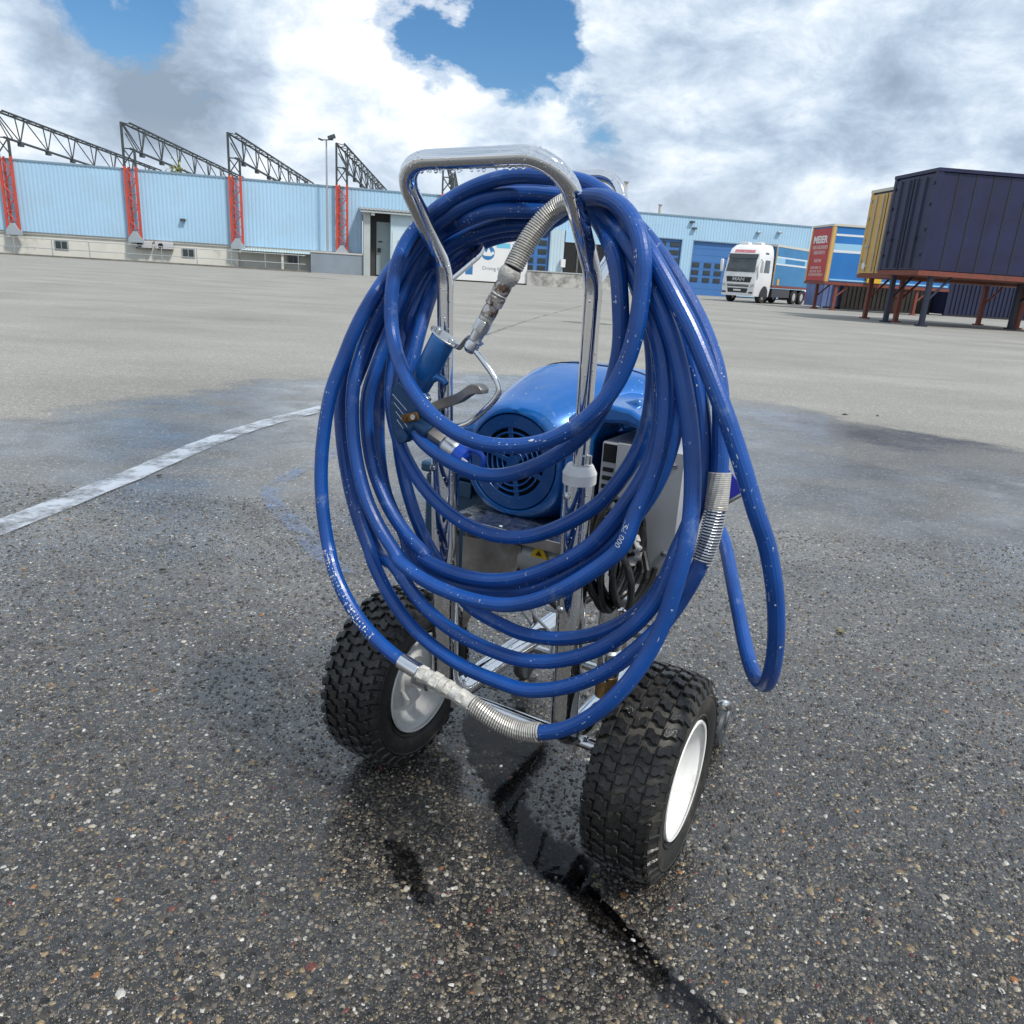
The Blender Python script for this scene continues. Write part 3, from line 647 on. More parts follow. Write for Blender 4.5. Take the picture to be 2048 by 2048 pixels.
# lamp post
lp = thing('lamp_post', 'tall thin grey floodlight post in front of the blue wall', 'lamp post', fw(-17.72, -.9, 0), FAC)
MB().tube([(0, 0, 0), (0, 0, 6), (0, 0, 10.4)], [.10, .085, .06], 8).build('pole', M_alu, lp)
MB().tube([(-.5, 0, 10.35), (.55, 0, 10.45)], .045, 6).build('crossarm', M_steel, lp)
MB().box((.42, -.15, 10.62), (.62, .5, .28), Matrix.Rotation(R(-22), 3, 'Y')).build('floodlight', M_steel, lp, bevel=.03)
MB().box((-.45, -.1, 10.38), (.4, .35, .10), Matrix.Rotation(R(14), 3, 'Y')).build('floodlight', M_steel, lp, bevel=.02)
# ------------------------------------------------------------------ lorry
M_cab = pm('cab_white', (.78, .78, .77), .28, var=.03, vscale=2, coat=.3, dirt=(.45, .43, .4), dscale=1.2, damt=.25)
M_glass = pm('dark_glass', (.075, .09, .095), .06, var=.4, vscale=1.5)
M_black = pm('black_plastic', (.02, .02, .022), .5)
M_tyre_far = pm('lorry_tyre', (.025, .025, .025), .8)
M_rimfar = pm('lorry_rim', (.50, .50, .50), .35, .5)
M_curt = pm('curtain_blue', (.035, .20, .42), .45, var=.12, vscale=.8, bump=.3, bscale=2)
M_lstripe = pm('curtain_stripe', (.30, .56, .76), .5); M_wstripe = pm('white_stripe', (.70, .74, .78), .5)
M_rustred = pm('red_oxide', (.22, .055, .035), .65, var=.25, vscale=3, dirt=(.10, .05, .035), dscale=3, damt=.7)
M_yellow = pm('ochre_panel', (.62, .38, .11), .5, var=.08, vscale=1, dirt=(.30, .20, .10), dscale=1.6, damt=.5, dpos=(.55, .75))
lr = thing('lorry', 'white lorry with blue curtain body parked before the blue roller door', 'lorry', (13.9, 52.6, 0), R(-41))
def cabprof(y0): return y0
mb = MB()
# cab shell as a loft of front-to-back outlines (x half width, y front, per height)
secs = [(.42, 1.18, .05), (.95, 1.24, 0), (1.35, 1.25, .02), (1.75, 1.24, .05), (2.95, 1.20, .30), (3.35, 1.14, .48), (3.62, 1.02, .85), (3.70, .90, 1.2)]
vs = []; k = 0
for z, hw, yf in secs:
    c_ = .18
    ring = [(-hw, 2.25, z), (-hw, yf+c_+.15, z), (-hw+.10, yf+c_*.35, z), (-hw+.35, yf, z), (hw-.35, yf, z), (hw-.10, yf+c_*.35, z), (hw, yf+c_+.15, z), (hw, 2.25, z)]
    vs += ring; k = len(ring)
fs = []
for i in range(len(secs)-1):
    for j in range(k): fs.append((i*k+j, i*k+(j+1) % k, (i+1)*k+(j+1) % k, (i+1)*k+j))
fs += [tuple(range(k-1, -1, -1)), tuple((len(secs)-1)*k+j for j in range(k))]
mb.add(vs, fs); mb.build('cab', M_cab, lr, smooth=35, bevel=.02)
yf_at = lambda z: np.interp(z, [a[0] for a in secs], [a[2] for a in secs])
def fpan(poly, off, name, m, parent=lr):
    mb = MB(); n = len(poly)
    vs = [(x, yf_at(z)-off, z) for x, z in poly]+[(x, yf_at(z)+.02, z) for x, z in poly]
    mb.add(vs, [tuple(range(n-1, -1, -1))]+[(i, (i+1) % n, n+(i+1) % n, n+i) for i in range(n)]); return mb.build(name, m, parent, smooth=0)
fpan([(-1.0, 1.92), (1.0, 1.92), (.98, 2.4), (.95, 2.92), (-.95, 2.92), (-.98, 2.4)], .012, 'windscreen', M_glass)
fpan([(-1.0, 2.78), (1.0, 2.78), (1.02, 3.06), (-1.02, 3.06)], .05, 'sun_visor', pm('visor', (.06, .07, .075), .3))
fpan([(-.82, 1.28), (.82, 1.28), (.9, 1.62), (-.9, 1.62)], .015, 'grille', M_black)
fpan([(-.66, .62), (.66, .62), (.78, 1.14), (-.78, 1.14)], .015, 'lower_grille', M_black)
for z in (.98, 1.08): fpan([(-.76, z), (.76, z), (.76, z+.025), (-.76, z+.025)], .03, 'grille_bar', M_rimfar)
fpan([(-.26, .72), (.26, .72), (.26, .83), (-.26, .83)], .035, 'number_plate', M_white)
for sx in (-1, 1):
    fpan([(sx*.84, .98), (sx*1.10, 1.05), (sx*1.12, 1.22), (sx*.92, 1.16)], .02, 'headlight', pm('lamp_clear', (.45, .48, .5), .12) if 'lamp_clear' not in bpy.data.materials else bpy.data.materials['lamp_clear'])
    fpan([(sx*.80, .60), (sx*1.08, .60), (sx*1.08, .68), (sx*.80, .68)], .02, 'fog_lamp', M_black)
    MB().box((sx*1.42, .22, 2.30), (.22, .14, .78), Matrix.Rotation(R(3*sx), 3, 'Y')).build('mirror', M_cab, lr, bevel=.05)
    MB().tube([(sx*1.2, .4, 2.72), (sx*1.42, .25, 2.66)], .03, 6).build('mirror_arm', M_black, lr)
fpan([(-1.08, .42), (1.08, .42), (1.10, .56), (-1.10, .56)], .05, 'bumper', M_cab)
text_obj('MAN', .30, M_rimfar, lr, front(0, -.02, 1.46) , name='lettering', xs=1.3, bold=.008)
fpan([(-.72, 3.14), (.72, 3.14), (.70, 3.32), (-.70, 3.32)], .012, 'roof_lettering_band', pm('pink_band', (.62, .22, .24), .5, var=.6, vscale=14))
for x0, x1 in ((-.15, -.75), (.55, -.02)): MB().tube([(x0, .02, 1.93), (x1, .09, 2.12)], .016, 5).build('wiper', M_black, lr)
for x in (-.45, .45): MB().box((x, 1.35, 3.76), (.55, .5, .14)).build('roof_horn', M_cab, lr, bevel=.03)
sd = MB(); sd.add([(1.253, .95, 1.95), (1.253, 1.75, 1.95), (1.225, 1.75, 2.72), (1.225, 1.05, 2.72)], [(0, 1, 2, 3)]); sd.build('side_window', M_glass, lr, smooth=0)
sd = MB(); sd.add([(1.19, .95, 2.98), (1.19, 1.5, 2.98), (1.17, 1.5, 3.2), (1.17, 1.0, 3.2)], [(0, 1, 2, 3)]); sd.build('side_window', M_glass, lr, smooth=0)
def wheel_far(parent, c, r, w, name='wheel'):
    o = MB().lathe([(r*.55, -w/2), (r*.95, -w/2), (r, -w/2+.05), (r, w/2-.05), (r*.95, w/2), (r*.55, w/2)], c, (1, 0, 0), 24, closed=True).build(name, M_tyre_far, parent)
    MB().lathe([(0, -w*.2), (r*.28, -w*.15), (r*.3, w*.25), (r*.55, w*.1), (r*.55, w*.45), (r*.5, w*.46)], c, (1, 0, 0), 20).build('rim', M_rimfar, o)
    return o
for y in (1.35, 6.55, 7.9):
    for sx in (-1.04, 1.04): wheel_far(lr, (sx, y, .5), .5, .32)
mb = MB()
for sx in (-1, 1): mb.add([(sx*1.262, y, z) for y, z in ((.75, .42), (.82, .8), (1.05, 1.05), (1.35, 1.12), (1.65, 1.05), (1.88, .8), (1.95, .42))], [tuple(range(7))])
mb.build('wheel_arch', M_black, lr, smooth=0)
MB().span((-.45, 2.2, .72), (.45, 10.2, 1.0)).build('chassis', M_black, lr)
MB().span((-1.22, 2.7, .42), (1.22, 5.6, .98)).build('side_skirt', pm('skirt', (.045, .05, .06), .5), lr, bevel=.02)
bd = MB().span((-1.25, 2.5, 1.18), (1.25, 10.0, 3.68)).build('curtain_body', M_curt, lr, bevel=.03)
MB().span((-1.27, 2.46, 3.66), (1.27, 10.05, 3.80)).build('roof_rail', pm('cream_rail', (.62, .60, .52), .5), lr)
MB().span((-1.27, 2.44, 1.05), (1.27, 10.05, 1.2)).build('floor_rail', M_rustred, lr)
for sx in (-1.262, 1.25):
    for z0, z1, m_ in ((2.98, 3.06, M_wstripe), (2.62, 2.98, M_lstripe), (2.52, 2.62, M_wstripe)): MB().span((sx, 2.6, z0), (sx+.012, 9.95, z1)).build('stripe', m_, lr)
    for a, b_ in ((4.0, 7.4),): MB().span((sx-.003, a, 2.66), (sx+.017, b_, 2.95)).build('stripe', M_curt, lr)
[MB().span((x, 2.45, 1.2), (x+.06, 2.53, 3.66)).build('front_post', M_yellow, lr) for x in (-1.28, 1.22)]
for y in (3.1, 9.2): MB().span((1.24, y, 1.22), (1.29, y+.35, 1.62)).build('corner_casting', M_yellow, lr)
MB().span((-.9, 8.7, .3), (1.1, 9.5, .9)).build('rear_guard', pm('crimson', (.35, .02, .05), .5), lr)
# ------------------------------------------------------------------ swap bodies on legs
EA = math.atan2(.104, .994)
M_redend = pm('red_tarp', (.48, .045, .045), .5, var=.10, vscale=1.2)
M_bluet = pm('blue_tarp', (.02, .17, .48), .42, var=.12, vscale=.7, bump=.4, bscale=1.6)
M_navy = pm('navy_tarp', (.012, .014, .055), .42, var=.35, vscale=.9, bump=.4, bscale=1.8)
M_navyleg = pm('navy_steel', (.015, .02, .045), .5)
M_creamr = pm('cream_rail2', (.60, .56, .46), .5)
M_letter = pm('white_letter', (.80, .76, .74), .5)
def swap(name, label, loc, L_, W, H, zb, m_end, m_side, m_post, m_leg, legs, m_roof):
    t = thing(name, label, 'container', loc, EA, 'swap bodies standing on legs')
    MB().span((0, 0, zb), (L_, W, zb+H)).build('body', m_side, t, bevel=.03)
    MB().span((-.035, .09, zb+.02), (.03, W-.03, zb+H-.08)).build('end_panel', m_end, t)
    for y in (0, W-.1): MB().span((-.05, y-.03, zb-.02), (.14, y+.13, zb+H+.02)).build('corner_post', m_post, t, bevel=.01)
    MB().span((-.06, -.05, zb+H), (L_+.05, W+.05, zb+H+.11)).build('roof_rail', m_roof, t)
    MB().span((-.04, -.03, zb-.16), (L_, W+.03, zb)).build('floor_rail', M_rustred, t)
    for x in legs:
        for y in (.12, W-.12):
            l = MB().box((x, y, (zb-.1)/2), (.15, .15, zb-.1)).build('leg', m_leg, t)
            MB().box((x, y, .03), (.3, .3, .06)).build('foot', m_leg, l)
            MB().tube([(x, y, zb*.45), (x+.75, y, zb-.14)], .045, 6).build('brace', m_leg, t)
    return t
rc = swap('swap_body', 'blue curtain swap body with red lettered end panel standing on legs', (16.75, 45.0, 0), 7.4, 2.5, 2.92, 1.55, M_redend, M_bluet, M_yellow, M_rustred, (.75, 5.6), M_creamr)
for z0, z1, m_ in ((2.45, 2.56, M_wstripe), (1.72, 2.06, M_lstripe), (1.58, 1.72, M_wstripe)): MB().span((.16, -.012, 1.55+z0-.03), (7.35, .0, 1.55+z1-.03)).build('stripe', m_, rc)
def endm(y, z, x=-.05): return Matrix.Translation((x, y, z)) @ Matrix.Rotation(R(-90), 4, 'Z') @ Matrix.Rotation(R(90), 4, 'X')
text_obj('MEIER', .52, M_letter, rc, endm(1.32, 3.78), bold=.022, xs=1.22)
M_letter2 = pm('faded_letter', (.66, .40, .38), .6, var=.35, vscale=9)
for y0, y1, z, h in ((.35, 2.2, 3.38, .20), (.55, 1.95, 3.10, .20), (.85, 1.75, 2.66, .18), (.75, 1.0, 2.28, .14), (1.05, 2.05, 2.28, .14), (.65, 1.2, 2.08, .14), (1.25, 2.1, 2.08, .14), (.4, 2.2, 1.90+.0, .14)):
    n = max(3, int((y1-y0)/.14)); mb = MB(); y = y0
    for i in range(n):
        wd = (y1-y0)/n*rng.uniform(.55, .85); mb.add([(-.045, y, z-h/2), (-.045, y+wd, z-h/2), (-.045, y+wd, z+h/2), (-.045, y, z+h/2)], [(0, 1, 2, 3)]); y += (y1-y0)/n
    mb.build('faded_lettering', M_letter2, rc, smooth=0)
MB().span((2.35, -.16, 1.58), (3.2, .0, 2.05)).build('tool_locker', pm('locker_yellow', (.70, .42, .03), .45), rc, bevel=.03)
MB().span((.2, -.02, 1.62), (7.3, -.003, 1.70)).build('curtain_rail', M_lstripe, rc)
yc = swap('swap_body', 'ochre ended swap body standing on rusty legs between red and navy ones', (13.83, 30.5, 0), 7.4, 2.5, 3.05, 1.75, M_yellow, M_navy, M_yellow, M_rustred, (.55, 5.6), M_creamr)
MB().lathe([(.13, 0), (.13, .04)], (-.04, 2.1, 2.05), (-1, 0, 0), 14).build('round_plate', M_white, yc)
nc = swap('swap_body', 'nearest swap body with dark navy tarpaulin at the right edge', (13.3, 27.4, 0), 7.4, 2.5, 3.1, 1.84, M_navy, M_navy, M_navy, M_navyleg, (.55, 5.6), M_navy)
for t_, H_, zb_, m_ in ((yc, 3.05, 1.75, M_alu), (nc, 3.1, 1.84, M_navyleg)):
    for y in (.55, 1.05, 1.5, 2.0): MB().tube([(-.07, y, zb_+.08), (-.07, y, zb_+H_-.12)], .022, 6).build('locking_bar', m_, t_)
    for y in (.55, 2.0): MB().box((-.09, y+.1, zb_+1.05), (.03, .30, .06)).build('locking_handle', m_, t_)
    MB().span((-.055, 1.265, zb_+.03), (-.03, 1.285, zb_+H_-.1)).build('door_gap', M_dark, t_)
    for z in (.5, 1.3, 2.1, 2.75): [MB().box((-.06, y, zb_+z), (.03, .12, .09)).build('hinge', m_, t_) for y in (.12, 2.4)]
for x in np.arange(.7, 7.2, .62): MB().span((x, -.012, 1.84), (x+.045, .0, 4.9)).build('tarp_strap', M_black, nc)
# containers standing on the ground behind
for i, (x, y, L_, m_, lab) in enumerate(((18.8, 50.6, 1.3, pm('slate_blue', (.16, .22, .42), .5, var=.2, vscale=1.5), 'slate blue steel container on the ground behind the red ended swap body'),
        (19.9, 50.3, 6.0, pm('dark_umber', (.03, .026, .022), .7, var=.4, vscale=1), 'dark brown steel container on the ground under the blue swap body'),
        (26.1, 49.6, 6.0, pm('midnight', (.012, .016, .05), .6, var=.3, vscale=1), 'midnight blue steel container on the ground behind the ochre swap body'))):
    t = thing('ground_container', lab, 'container', (x, y, 0), EA)
    c0 = corr(0, L_, .12, 2.5, 0, .28, .05); c0.build('corrugated_side', m_, t, smooth=0)
    c1 = MB(); c1.span((0, .01, .1), (L_, 2.4, 2.55)); c1.build('body', m_, t)
    for xx in (0, L_-.1): MB().span((xx, -.08, 0), (xx+.1, .1, 2.58)).build('corner_post', m_, t)
    MB().span((0, -.07, 0), (L_, .05, .12)).build('bottom_rail', M_black, t)
# hose centre lines in tenths of a millimetre, in the cart frame
WHIP_DATA = [2483,1600,5437,2593,1464,5394,2697,1324,5348,2792,1181,5295,2879,1041,5225,2961,906,5140,3039,773,5047,3116,638,4955,3193,500,4867,3269,359,4782,3345,217,
4701,3421,74,4621,3498,-69,4540,3575,-210,4457,3653,-349,4371,3734,-487,4287,3819,-625,4211,3910,-764,4157,4001,-903,4144,4082,-1042,4184,4142,-1174,4271,
4184,-1292,4392,4211,-1394,4534,4229,-1481,4690,4237,-1556,4854,4237,-1621,5022,4229,-1678,5193,4214,-1731,5366,4193,-1780,5539,4165,-1825,5711,4129,-1862,
5884,4084,-1890,6056,4033,-1916,6222,3979,-1946,6373,3924,-1979,6507,3864,-2006,6643,3797,-2020,6793,3725,-2027,6955,3652,-2033,7120,3577,-2041,7284,3499,
-2048,7447,3418,-2050,7606,3331,-2042,7761,3241,-2026,7912,3150,-2006,8061,3058,-1984,8207,2966,-1960,8350,2871,-1933,8489,2773,-1907,8624,2672,-1885,8755,
2572,-1863,8884,2472,-1838,9008,2371,-1807,9127,2271,-1768,9239,2165,-1713,9345,2040,-1610,9451,1905,-1494,9558,1766,-1384,9667,1621,-1281,9776,1481,-1213,
9879,1330,-1146,9976,1174,-1095,10058,1013,-1058,10121,846,-1025,10161,675,-997,10185,502,-974,10201,330,-957,10215,159,-950,10223,-12,-953,10221,-182,
-964,10206,-347,-982,10175,-511,-1005,10128,-680,-1020,10069,-846,-1035,9998,-1000,-1062,9915,-1142,-1097,9822,-1307,-1092,9721,-1454,-1095,9607,-1554,
-1141,9482,-1620,-1203,9349,-1649,-1280,9209,-1657,-1357,9059,-1657,-1421,8899,-1656,-1467,8731,-1654,-1495,8557,-1644,-1511,8384,-1616,-1531,8218,-1558,
-1571,8069,-1472,-1632,7938,-1369,-1703,7818,-1255,-1772,7703,-1135,-1836,7592,-1009,-1891,7481,-878,-1936,7371,-739,-1970,7266,-591,-2000,7171,-435,-2027,
7091,-271,-2054,7024,-102,-2079,6970,71,-2097,6929,248,-2106,6904,427,-2110,6896,607,-2111,6906,786,-2113,6931,963,-2116,6970,1136,-2117,7024,1303,-2114,
7094,1461,-2104,7181,1609,-2090,7285,1745,-2075,7404,1867,-2061,7537,1974,-2048,7682,2063,-2037,7838,2134,-2028,8004,2187,-2022,8175,2223,-2015,8349,2244,
-2007,8524,2250,-1993,8697,2249,-1978,8868,2239,-1966,9038,2216,-1954,9203,2167,-1919,9360,2088,-1854,9503,1987,-1772,9627,1869,-1683,9730,1737,-1593,9813,
1594,-1504,9875,1443,-1419,9916,1286,-1336,9937,1116,-1249,9940,941,-1174,9921,776,-1135,9869,633,-1139,9780,517,-1175,9663,426,-1227,9527,355,-1284,9381,
297,-1341,9227,246,-1400,9071,]
COIL_DATA = [75,-270,9601,-137,-213,9614,-348,-162,9619,-544,-139,9611,-714,-162,9585,-885,-185,9546,-1052,-212,9491,-1213,-243,9421,-1363,-279,9332,-1495,-326,9224,
-1603,-385,9097,-1668,-479,8954,-1702,-586,8801,-1729,-681,8641,-1754,-763,8476,-1789,-823,8309,-1870,-814,8136,-1984,-755,7954,-2024,-778,7778,-2036,-819,
7603,-2031,-858,7426,-2017,-892,7249,-2000,-915,7071,-1983,-928,6892,-1964,-938,6714,-1938,-948,6536,-1901,-964,6361,-1853,-986,6189,-1792,-1014,6022,-1721,
-1044,5858,-1641,-1075,5698,-1554,-1105,5543,-1460,-1135,5391,-1360,-1164,5243,-1252,-1192,5101,-1136,-1220,4967,-1009,-1252,4848,-875,-1289,4748,-738,
-1330,4660,-605,-1366,4563,-473,-1395,4454,-334,-1420,4349,-181,-1445,4264,-17,-1468,4206,155,-1487,4171,324,-1497,4145,484,-1500,4119,641,-1500,4096,806,
-1500,4088,980,-1500,4100,1156,-1500,4127,1331,-1500,4168,1502,-1500,4223,1668,-1500,4289,1830,-1500,4368,1984,-1500,4459,2130,-1500,4562,2268,-1500,4677,
2395,-1500,4803,2510,-1498,4940,2609,-1492,5088,2692,-1477,5244,2757,-1455,5408,2807,-1431,5579,2845,-1405,5752,2882,-1374,5923,2921,-1337,6091,2957,-1298,
6259,2976,-1264,6430,2976,-1236,6606,2964,-1211,6783,2941,-1187,6959,2908,-1164,7135,2867,-1141,7309,2820,-1120,7481,2767,-1099,7652,2707,-1078,7821,2640,
-1058,7986,2565,-1038,8148,2481,-1021,8305,2390,-1004,8459,2294,-989,8608,2192,-975,8754,2088,-962,8897,1981,-949,9036,1870,-933,9171,1759,-920,9300,1647,
-914,9422,1524,-889,9539,1380,-829,9650,1224,-758,9755,1062,-685,9847,894,-611,9916,715,-517,9954,534,-416,9958,352,-316,9942,169,-225,9920,2,-192,9900,
-174,-173,9893,-355,-166,9892,-538,-165,9888,-720,-166,9872,-899,-170,9835,-1073,-182,9778,-1243,-201,9706,-1406,-228,9621,-1564,-260,9528,-1718,-293,9424,
-1866,-320,9310,-1998,-349,9181,-2105,-386,9036,-2191,-432,8881,-2257,-500,8723,-2309,-587,8566,-2361,-670,8408,-2414,-743,8248,-2465,-808,8085,-2509,-872,
7920,-2544,-934,7753,-2574,-996,7584,-2607,-1056,7419,-2649,-1111,7256,-2687,-1158,7092,-2707,-1193,6921,-2709,-1222,6745,-2699,-1248,6568,-2678,-1273,
6390,-2648,-1298,6214,-2607,-1323,6040,-2552,-1352,5871,-2482,-1388,5710,-2397,-1427,5556,-2304,-1464,5405,-2207,-1494,5256,-2105,-1519,5109,-1999,-1544,
4965,-1890,-1569,4830,-1778,-1596,4726,-1662,-1627,4680,-1541,-1659,4681,-1416,-1690,4668,-1287,-1720,4600,-1152,-1749,4499,-1010,-1776,4394,-860,-1802,
4297,-703,-1828,4212,-540,-1852,4140,-371,-1873,4080,-198,-1887,4029,-23,-1893,3985,153,-1894,3949,331,-1895,3923,507,-1896,3907,678,-1896,3899,843,-1897,
3898,1009,-1898,3912,1179,-1898,3944,1350,-1898,3992,1519,-1899,4054,1682,-1899,4130,1839,-1900,4217,1990,-1900,4315,2133,-1901,4423,2268,-1901,4541,2395,
-1898,4669,2512,-1887,4804,2618,-1869,4947,2712,-1845,5098,2789,-1819,5257,2845,-1789,5423,2883,-1758,5595,2913,-1725,5769,2946,-1691,5940,2991,-1654,6106,
3038,-1616,6269,3072,-1581,6437,3087,-1550,6612,3085,-1524,6788,3071,-1499,6965,3046,-1477,7141,3010,-1456,7315,2966,-1438,7486,2915,-1423,7656,2857,-1410,
7823,2795,-1400,7987,2727,-1394,8149,2653,-1391,8307,2574,-1388,8460,2489,-1382,8607,2399,-1371,8748,2302,-1351,8884,2186,-1292,9015,2063,-1231,9143,1942,
-1182,9268,1814,-1127,9389,1675,-1057,9504,1528,-978,9610,1375,-898,9707,1215,-810,9798,1045,-709,9880,870,-604,9944,695,-496,9985,516,-374,10004,339,-257,
10008,147,-123,10008,-42,-25,10010,-219,15,10014,-401,30,10020,-586,35,10021,-771,36,10008,-953,30,9976,-1130,13,9923,-1298,-17,9850,-1458,-57,9761,-1611,
-101,9663,-1764,-143,9562,-1918,-184,9462,-2063,-233,9362,-2186,-303,9253,-2279,-397,9132,-2342,-513,9000,-2396,-630,8861,-2452,-736,8716,-2509,-828,8566,
-2561,-912,8410,-2602,-990,8250,-2630,-1064,8084,-2647,-1133,7916,-2657,-1196,7744,-2667,-1251,7572,-2680,-1301,7399,-2692,-1348,7227,-2693,-1390,7054,
-2679,-1426,6880,-2650,-1457,6705,-2610,-1488,6532,-2563,-1518,6361,-2510,-1547,6191,-2452,-1574,6022,-2389,-1600,5855,-2321,-1625,5691,-2244,-1650,5530,
-2161,-1675,5372,-2071,-1699,5219,-1975,-1721,5071,-1881,-1744,4938,-1804,-1771,4841,-1747,-1803,4781,-1690,-1835,4722,-1608,-1862,4626,-1502,-1885,4503,
-1383,-1907,4374,-1255,-1929,4251,-1120,-1951,4138,-976,-1972,4035,-824,-1994,3944,-665,-2015,3866,-500,-2037,3802,-331,-2058,3748,-158,-2078,3704,16,-2094,
3668,192,-2102,3636,370,-2105,3612,547,-2104,3598,724,-2103,3592,898,-2102,3587,1070,-2102,3590,1241,-2102,3614,1410,-2101,3663,1575,-2101,3731,1735,-2101,
3811,1889,-2101,3903,2037,-2101,4005,2180,-2100,4114,2316,-2093,4231,2444,-2078,4355,2564,-2057,4487,2674,-2031,4624,2777,-1996,4763,2873,-1954,4903,2960,
-1913,5050,3037,-1878,5207,3106,-1846,5369,3168,-1813,5535,3222,-1778,5703,3265,-1743,5874,3294,-1709,6047,3310,-1676,6223,3316,-1642,6400,3311,-1609,6576,
3299,-1577,6752,3281,-1549,6929,3259,-1528,7105,3232,-1510,7280,3202,-1487,7455,3169,-1457,7626,3130,-1417,7793,3077,-1370,7952,3010,-1322,8104,2931,-1283,
8252,2845,-1256,8400,2754,-1239,8545,2657,-1231,8687,2555,-1227,8825,2450,-1227,8960,2346,-1234,9091,2225,-1202,9218,2096,-1153,9341,1961,-1098,9457,1819,
-1031,9566,1669,-953,9665,1512,-869,9755,1344,-776,9835,1167,-688,9901,990,-632,9943,816,-616,9951,640,-617,9929,465,-634,9888,292,-656,9849,137,-710,9823,
-9,-771,9812,-156,-825,9808,-300,-878,9799,-449,-919,9777,-625,-910,9741,-815,-877,9694,-1036,-797,9642,-1262,-717,9590,-1488,-644,9541,-1661,-646,9483,
-1797,-689,9401,-1906,-749,9290,-1982,-834,9162,-2030,-941,9028,-2062,-1057,8892,-2068,-1200,8755,-2059,-1356,8615,-2099,-1448,8468,-2153,-1517,8314,-2210,
-1573,8155,-2265,-1622,7992,-2313,-1669,7826,-2355,-1718,7660,-2395,-1771,7496,-2431,-1825,7334,-2458,-1872,7167,-2478,-1908,6994,-2497,-1935,6818,-2515,
-1957,6640,-2527,-1977,6461,-2532,-1998,6283,-2527,-2019,6104,-2515,-2041,5926,-2493,-2063,5748,-2463,-2084,5572,-2425,-2106,5398,-2378,-2128,5226,-2324,
-2150,5062,-2265,-2174,4922,-2209,-2205,4828,-2155,-2241,4766,-2092,-2276,4687,-2010,-2306,4570,-1906,-2333,4437,-1788,-2359,4306,-1659,-2383,4184,-1520,
-2406,4073,-1373,-2430,3974,-1217,-2455,3890,-1054,-2480,3819,-887,-2505,3761,-715,-2530,3712,-542,-2554,3675,-365,-2575,3648,-188,-2591,3625,-10,-2599,
3600,167,-2601,3570,343,-2601,3534,518,-2601,3491,691,-2601,3443,860,-2597,3389,1020,-2581,3332,1177,-2552,3284,1339,-2519,3262,1508,-2490,3272,1677,-2469,
3313,1839,-2456,3380,1992,-2451,3470,2133,-2450,3579,2265,-2451,3701,2386,-2451,3833,2498,-2450,3973,2602,-2442,4119,2697,-2424,4270,2782,-2397,4426,2856,
-2366,4587,2921,-2332,4751,2978,-2298,4919,3026,-2265,5089,3063,-2236,5262,3089,-2210,5438,3110,-2185,5616,3129,-2162,5794,3146,-2137,5972,3157,-2106,6147,
3158,-2068,6317,3147,-2030,6487,3128,-2001,6660,3104,-1979,6835,3074,-1960,7011,3039,-1942,7185,2997,-1925,7358,2951,-1910,7528,2900,-1898,7696,2846,-1886,
7862,2786,-1870,8023,2722,-1850,8179,2651,-1831,8330,2574,-1819,8478,2492,-1809,8624,2405,-1793,8764,2313,-1766,8899,2212,-1724,9030,2104,-1669,9158,1993,
-1616,9280,1866,-1529,9396,1729,-1420,9506,1587,-1309,9607,1434,-1185,9701,1271,-1056,9785,1105,-944,9860,934,-834,9923,760,-725,9977,577,-609,10025,388,
-498,10068,208,-427,10104,33,-389,10132,-145,-365,10152,-326,-351,10163,-508,-347,10162,-687,-350,10142,-863,-361,10102,-1034,-378,10043,-1200,-398,9969,
-1360,-418,9881,-1509,-437,9778,-1648,-456,9660,-1772,-477,9529,-1873,-505,9384,-1946,-535,9226,-2004,-552,9056,-2053,-560,8880,-2087,-579,8700,-2113,-606,
8520,-2135,-642,8341,-2160,-681,8165,-2191,-718,7990,-2223,-753,7815,-2250,-791,7641,-2275,-832,7467,-2295,-876,7294,-2304,-920,7119,-2301,-958,6944,-2286,
-992,6767,-2261,-1025,6591,-2224,-1063,6418,-2176,-1106,6249,-2121,-1150,6082,-2058,-1191,5918,-1984,-1233,5760,-1892,-1278,5613,-1782,-1328,5480,-1658,
-1377,5359,-1526,-1420,5246,-1402,-1455,5135,-1311,-1487,5018,-1260,-1517,4898,-1204,-1546,4790,-1098,-1570,4710,-945,-1590,4659,-773,-1607,4628,-595,-1622,
4609,-416,-1634,4600,-236,-1642,4601,-57,-1645,4610,122,-1645,4627,299,-1644,4653,473,-1642,4690,644,-1641,4742,809,-1640,4809,969,-1639,4888,1123,-1638,
4978,1272,-1637,5078,1416,-1636,5186,1555,-1635,5300,1691,-1634,5418,1823,-1634,5540,1950,-1632,5667,2068,-1627,5803,2173,-1615,5948,2268,-1598,6100,2356,
-1577,6257,2436,-1553,6417,2504,-1528,6582,2558,-1504,6752,2597,-1480,6926,2624,-1456,7102,2636,-1429,7278,2632,-1397,7453,2615,-1366,7626,2585,-1344,7799,
2541,-1333,7969,2482,-1329,8135,2411,-1327,8295,2334,-1322,8450,2256,-1313,8602,2174,-1301,8749,2075,-1253,8891,1970,-1205,9029,1860,-1159,9161,1743,-1106,
9288,1614,-1036,9410,1475,-958,9525,1329,-881,9632,1180,-807,9733,1025,-734,9826,862,-667,9907,691,-625,9967,515,-622,10001,342,-649,10016,164,-668,10025,
0,-704,10029,-147,-761,10024,-291,-818,10009,-431,-882,9980,-576,-938,9936,-738,-964,9880,-908,-972,9812,-1079,-972,9731,-1243,-972,9637,-1410,-951,9529,
-1543,-959,9404,-1640,-997,9265,-1723,-1041,9117,-1799,-1090,8964,-1873,-1139,8809,-1961,-1170,8652,-2044,-1202,8492,-2104,-1255,8331,-2158,-1307,8168,
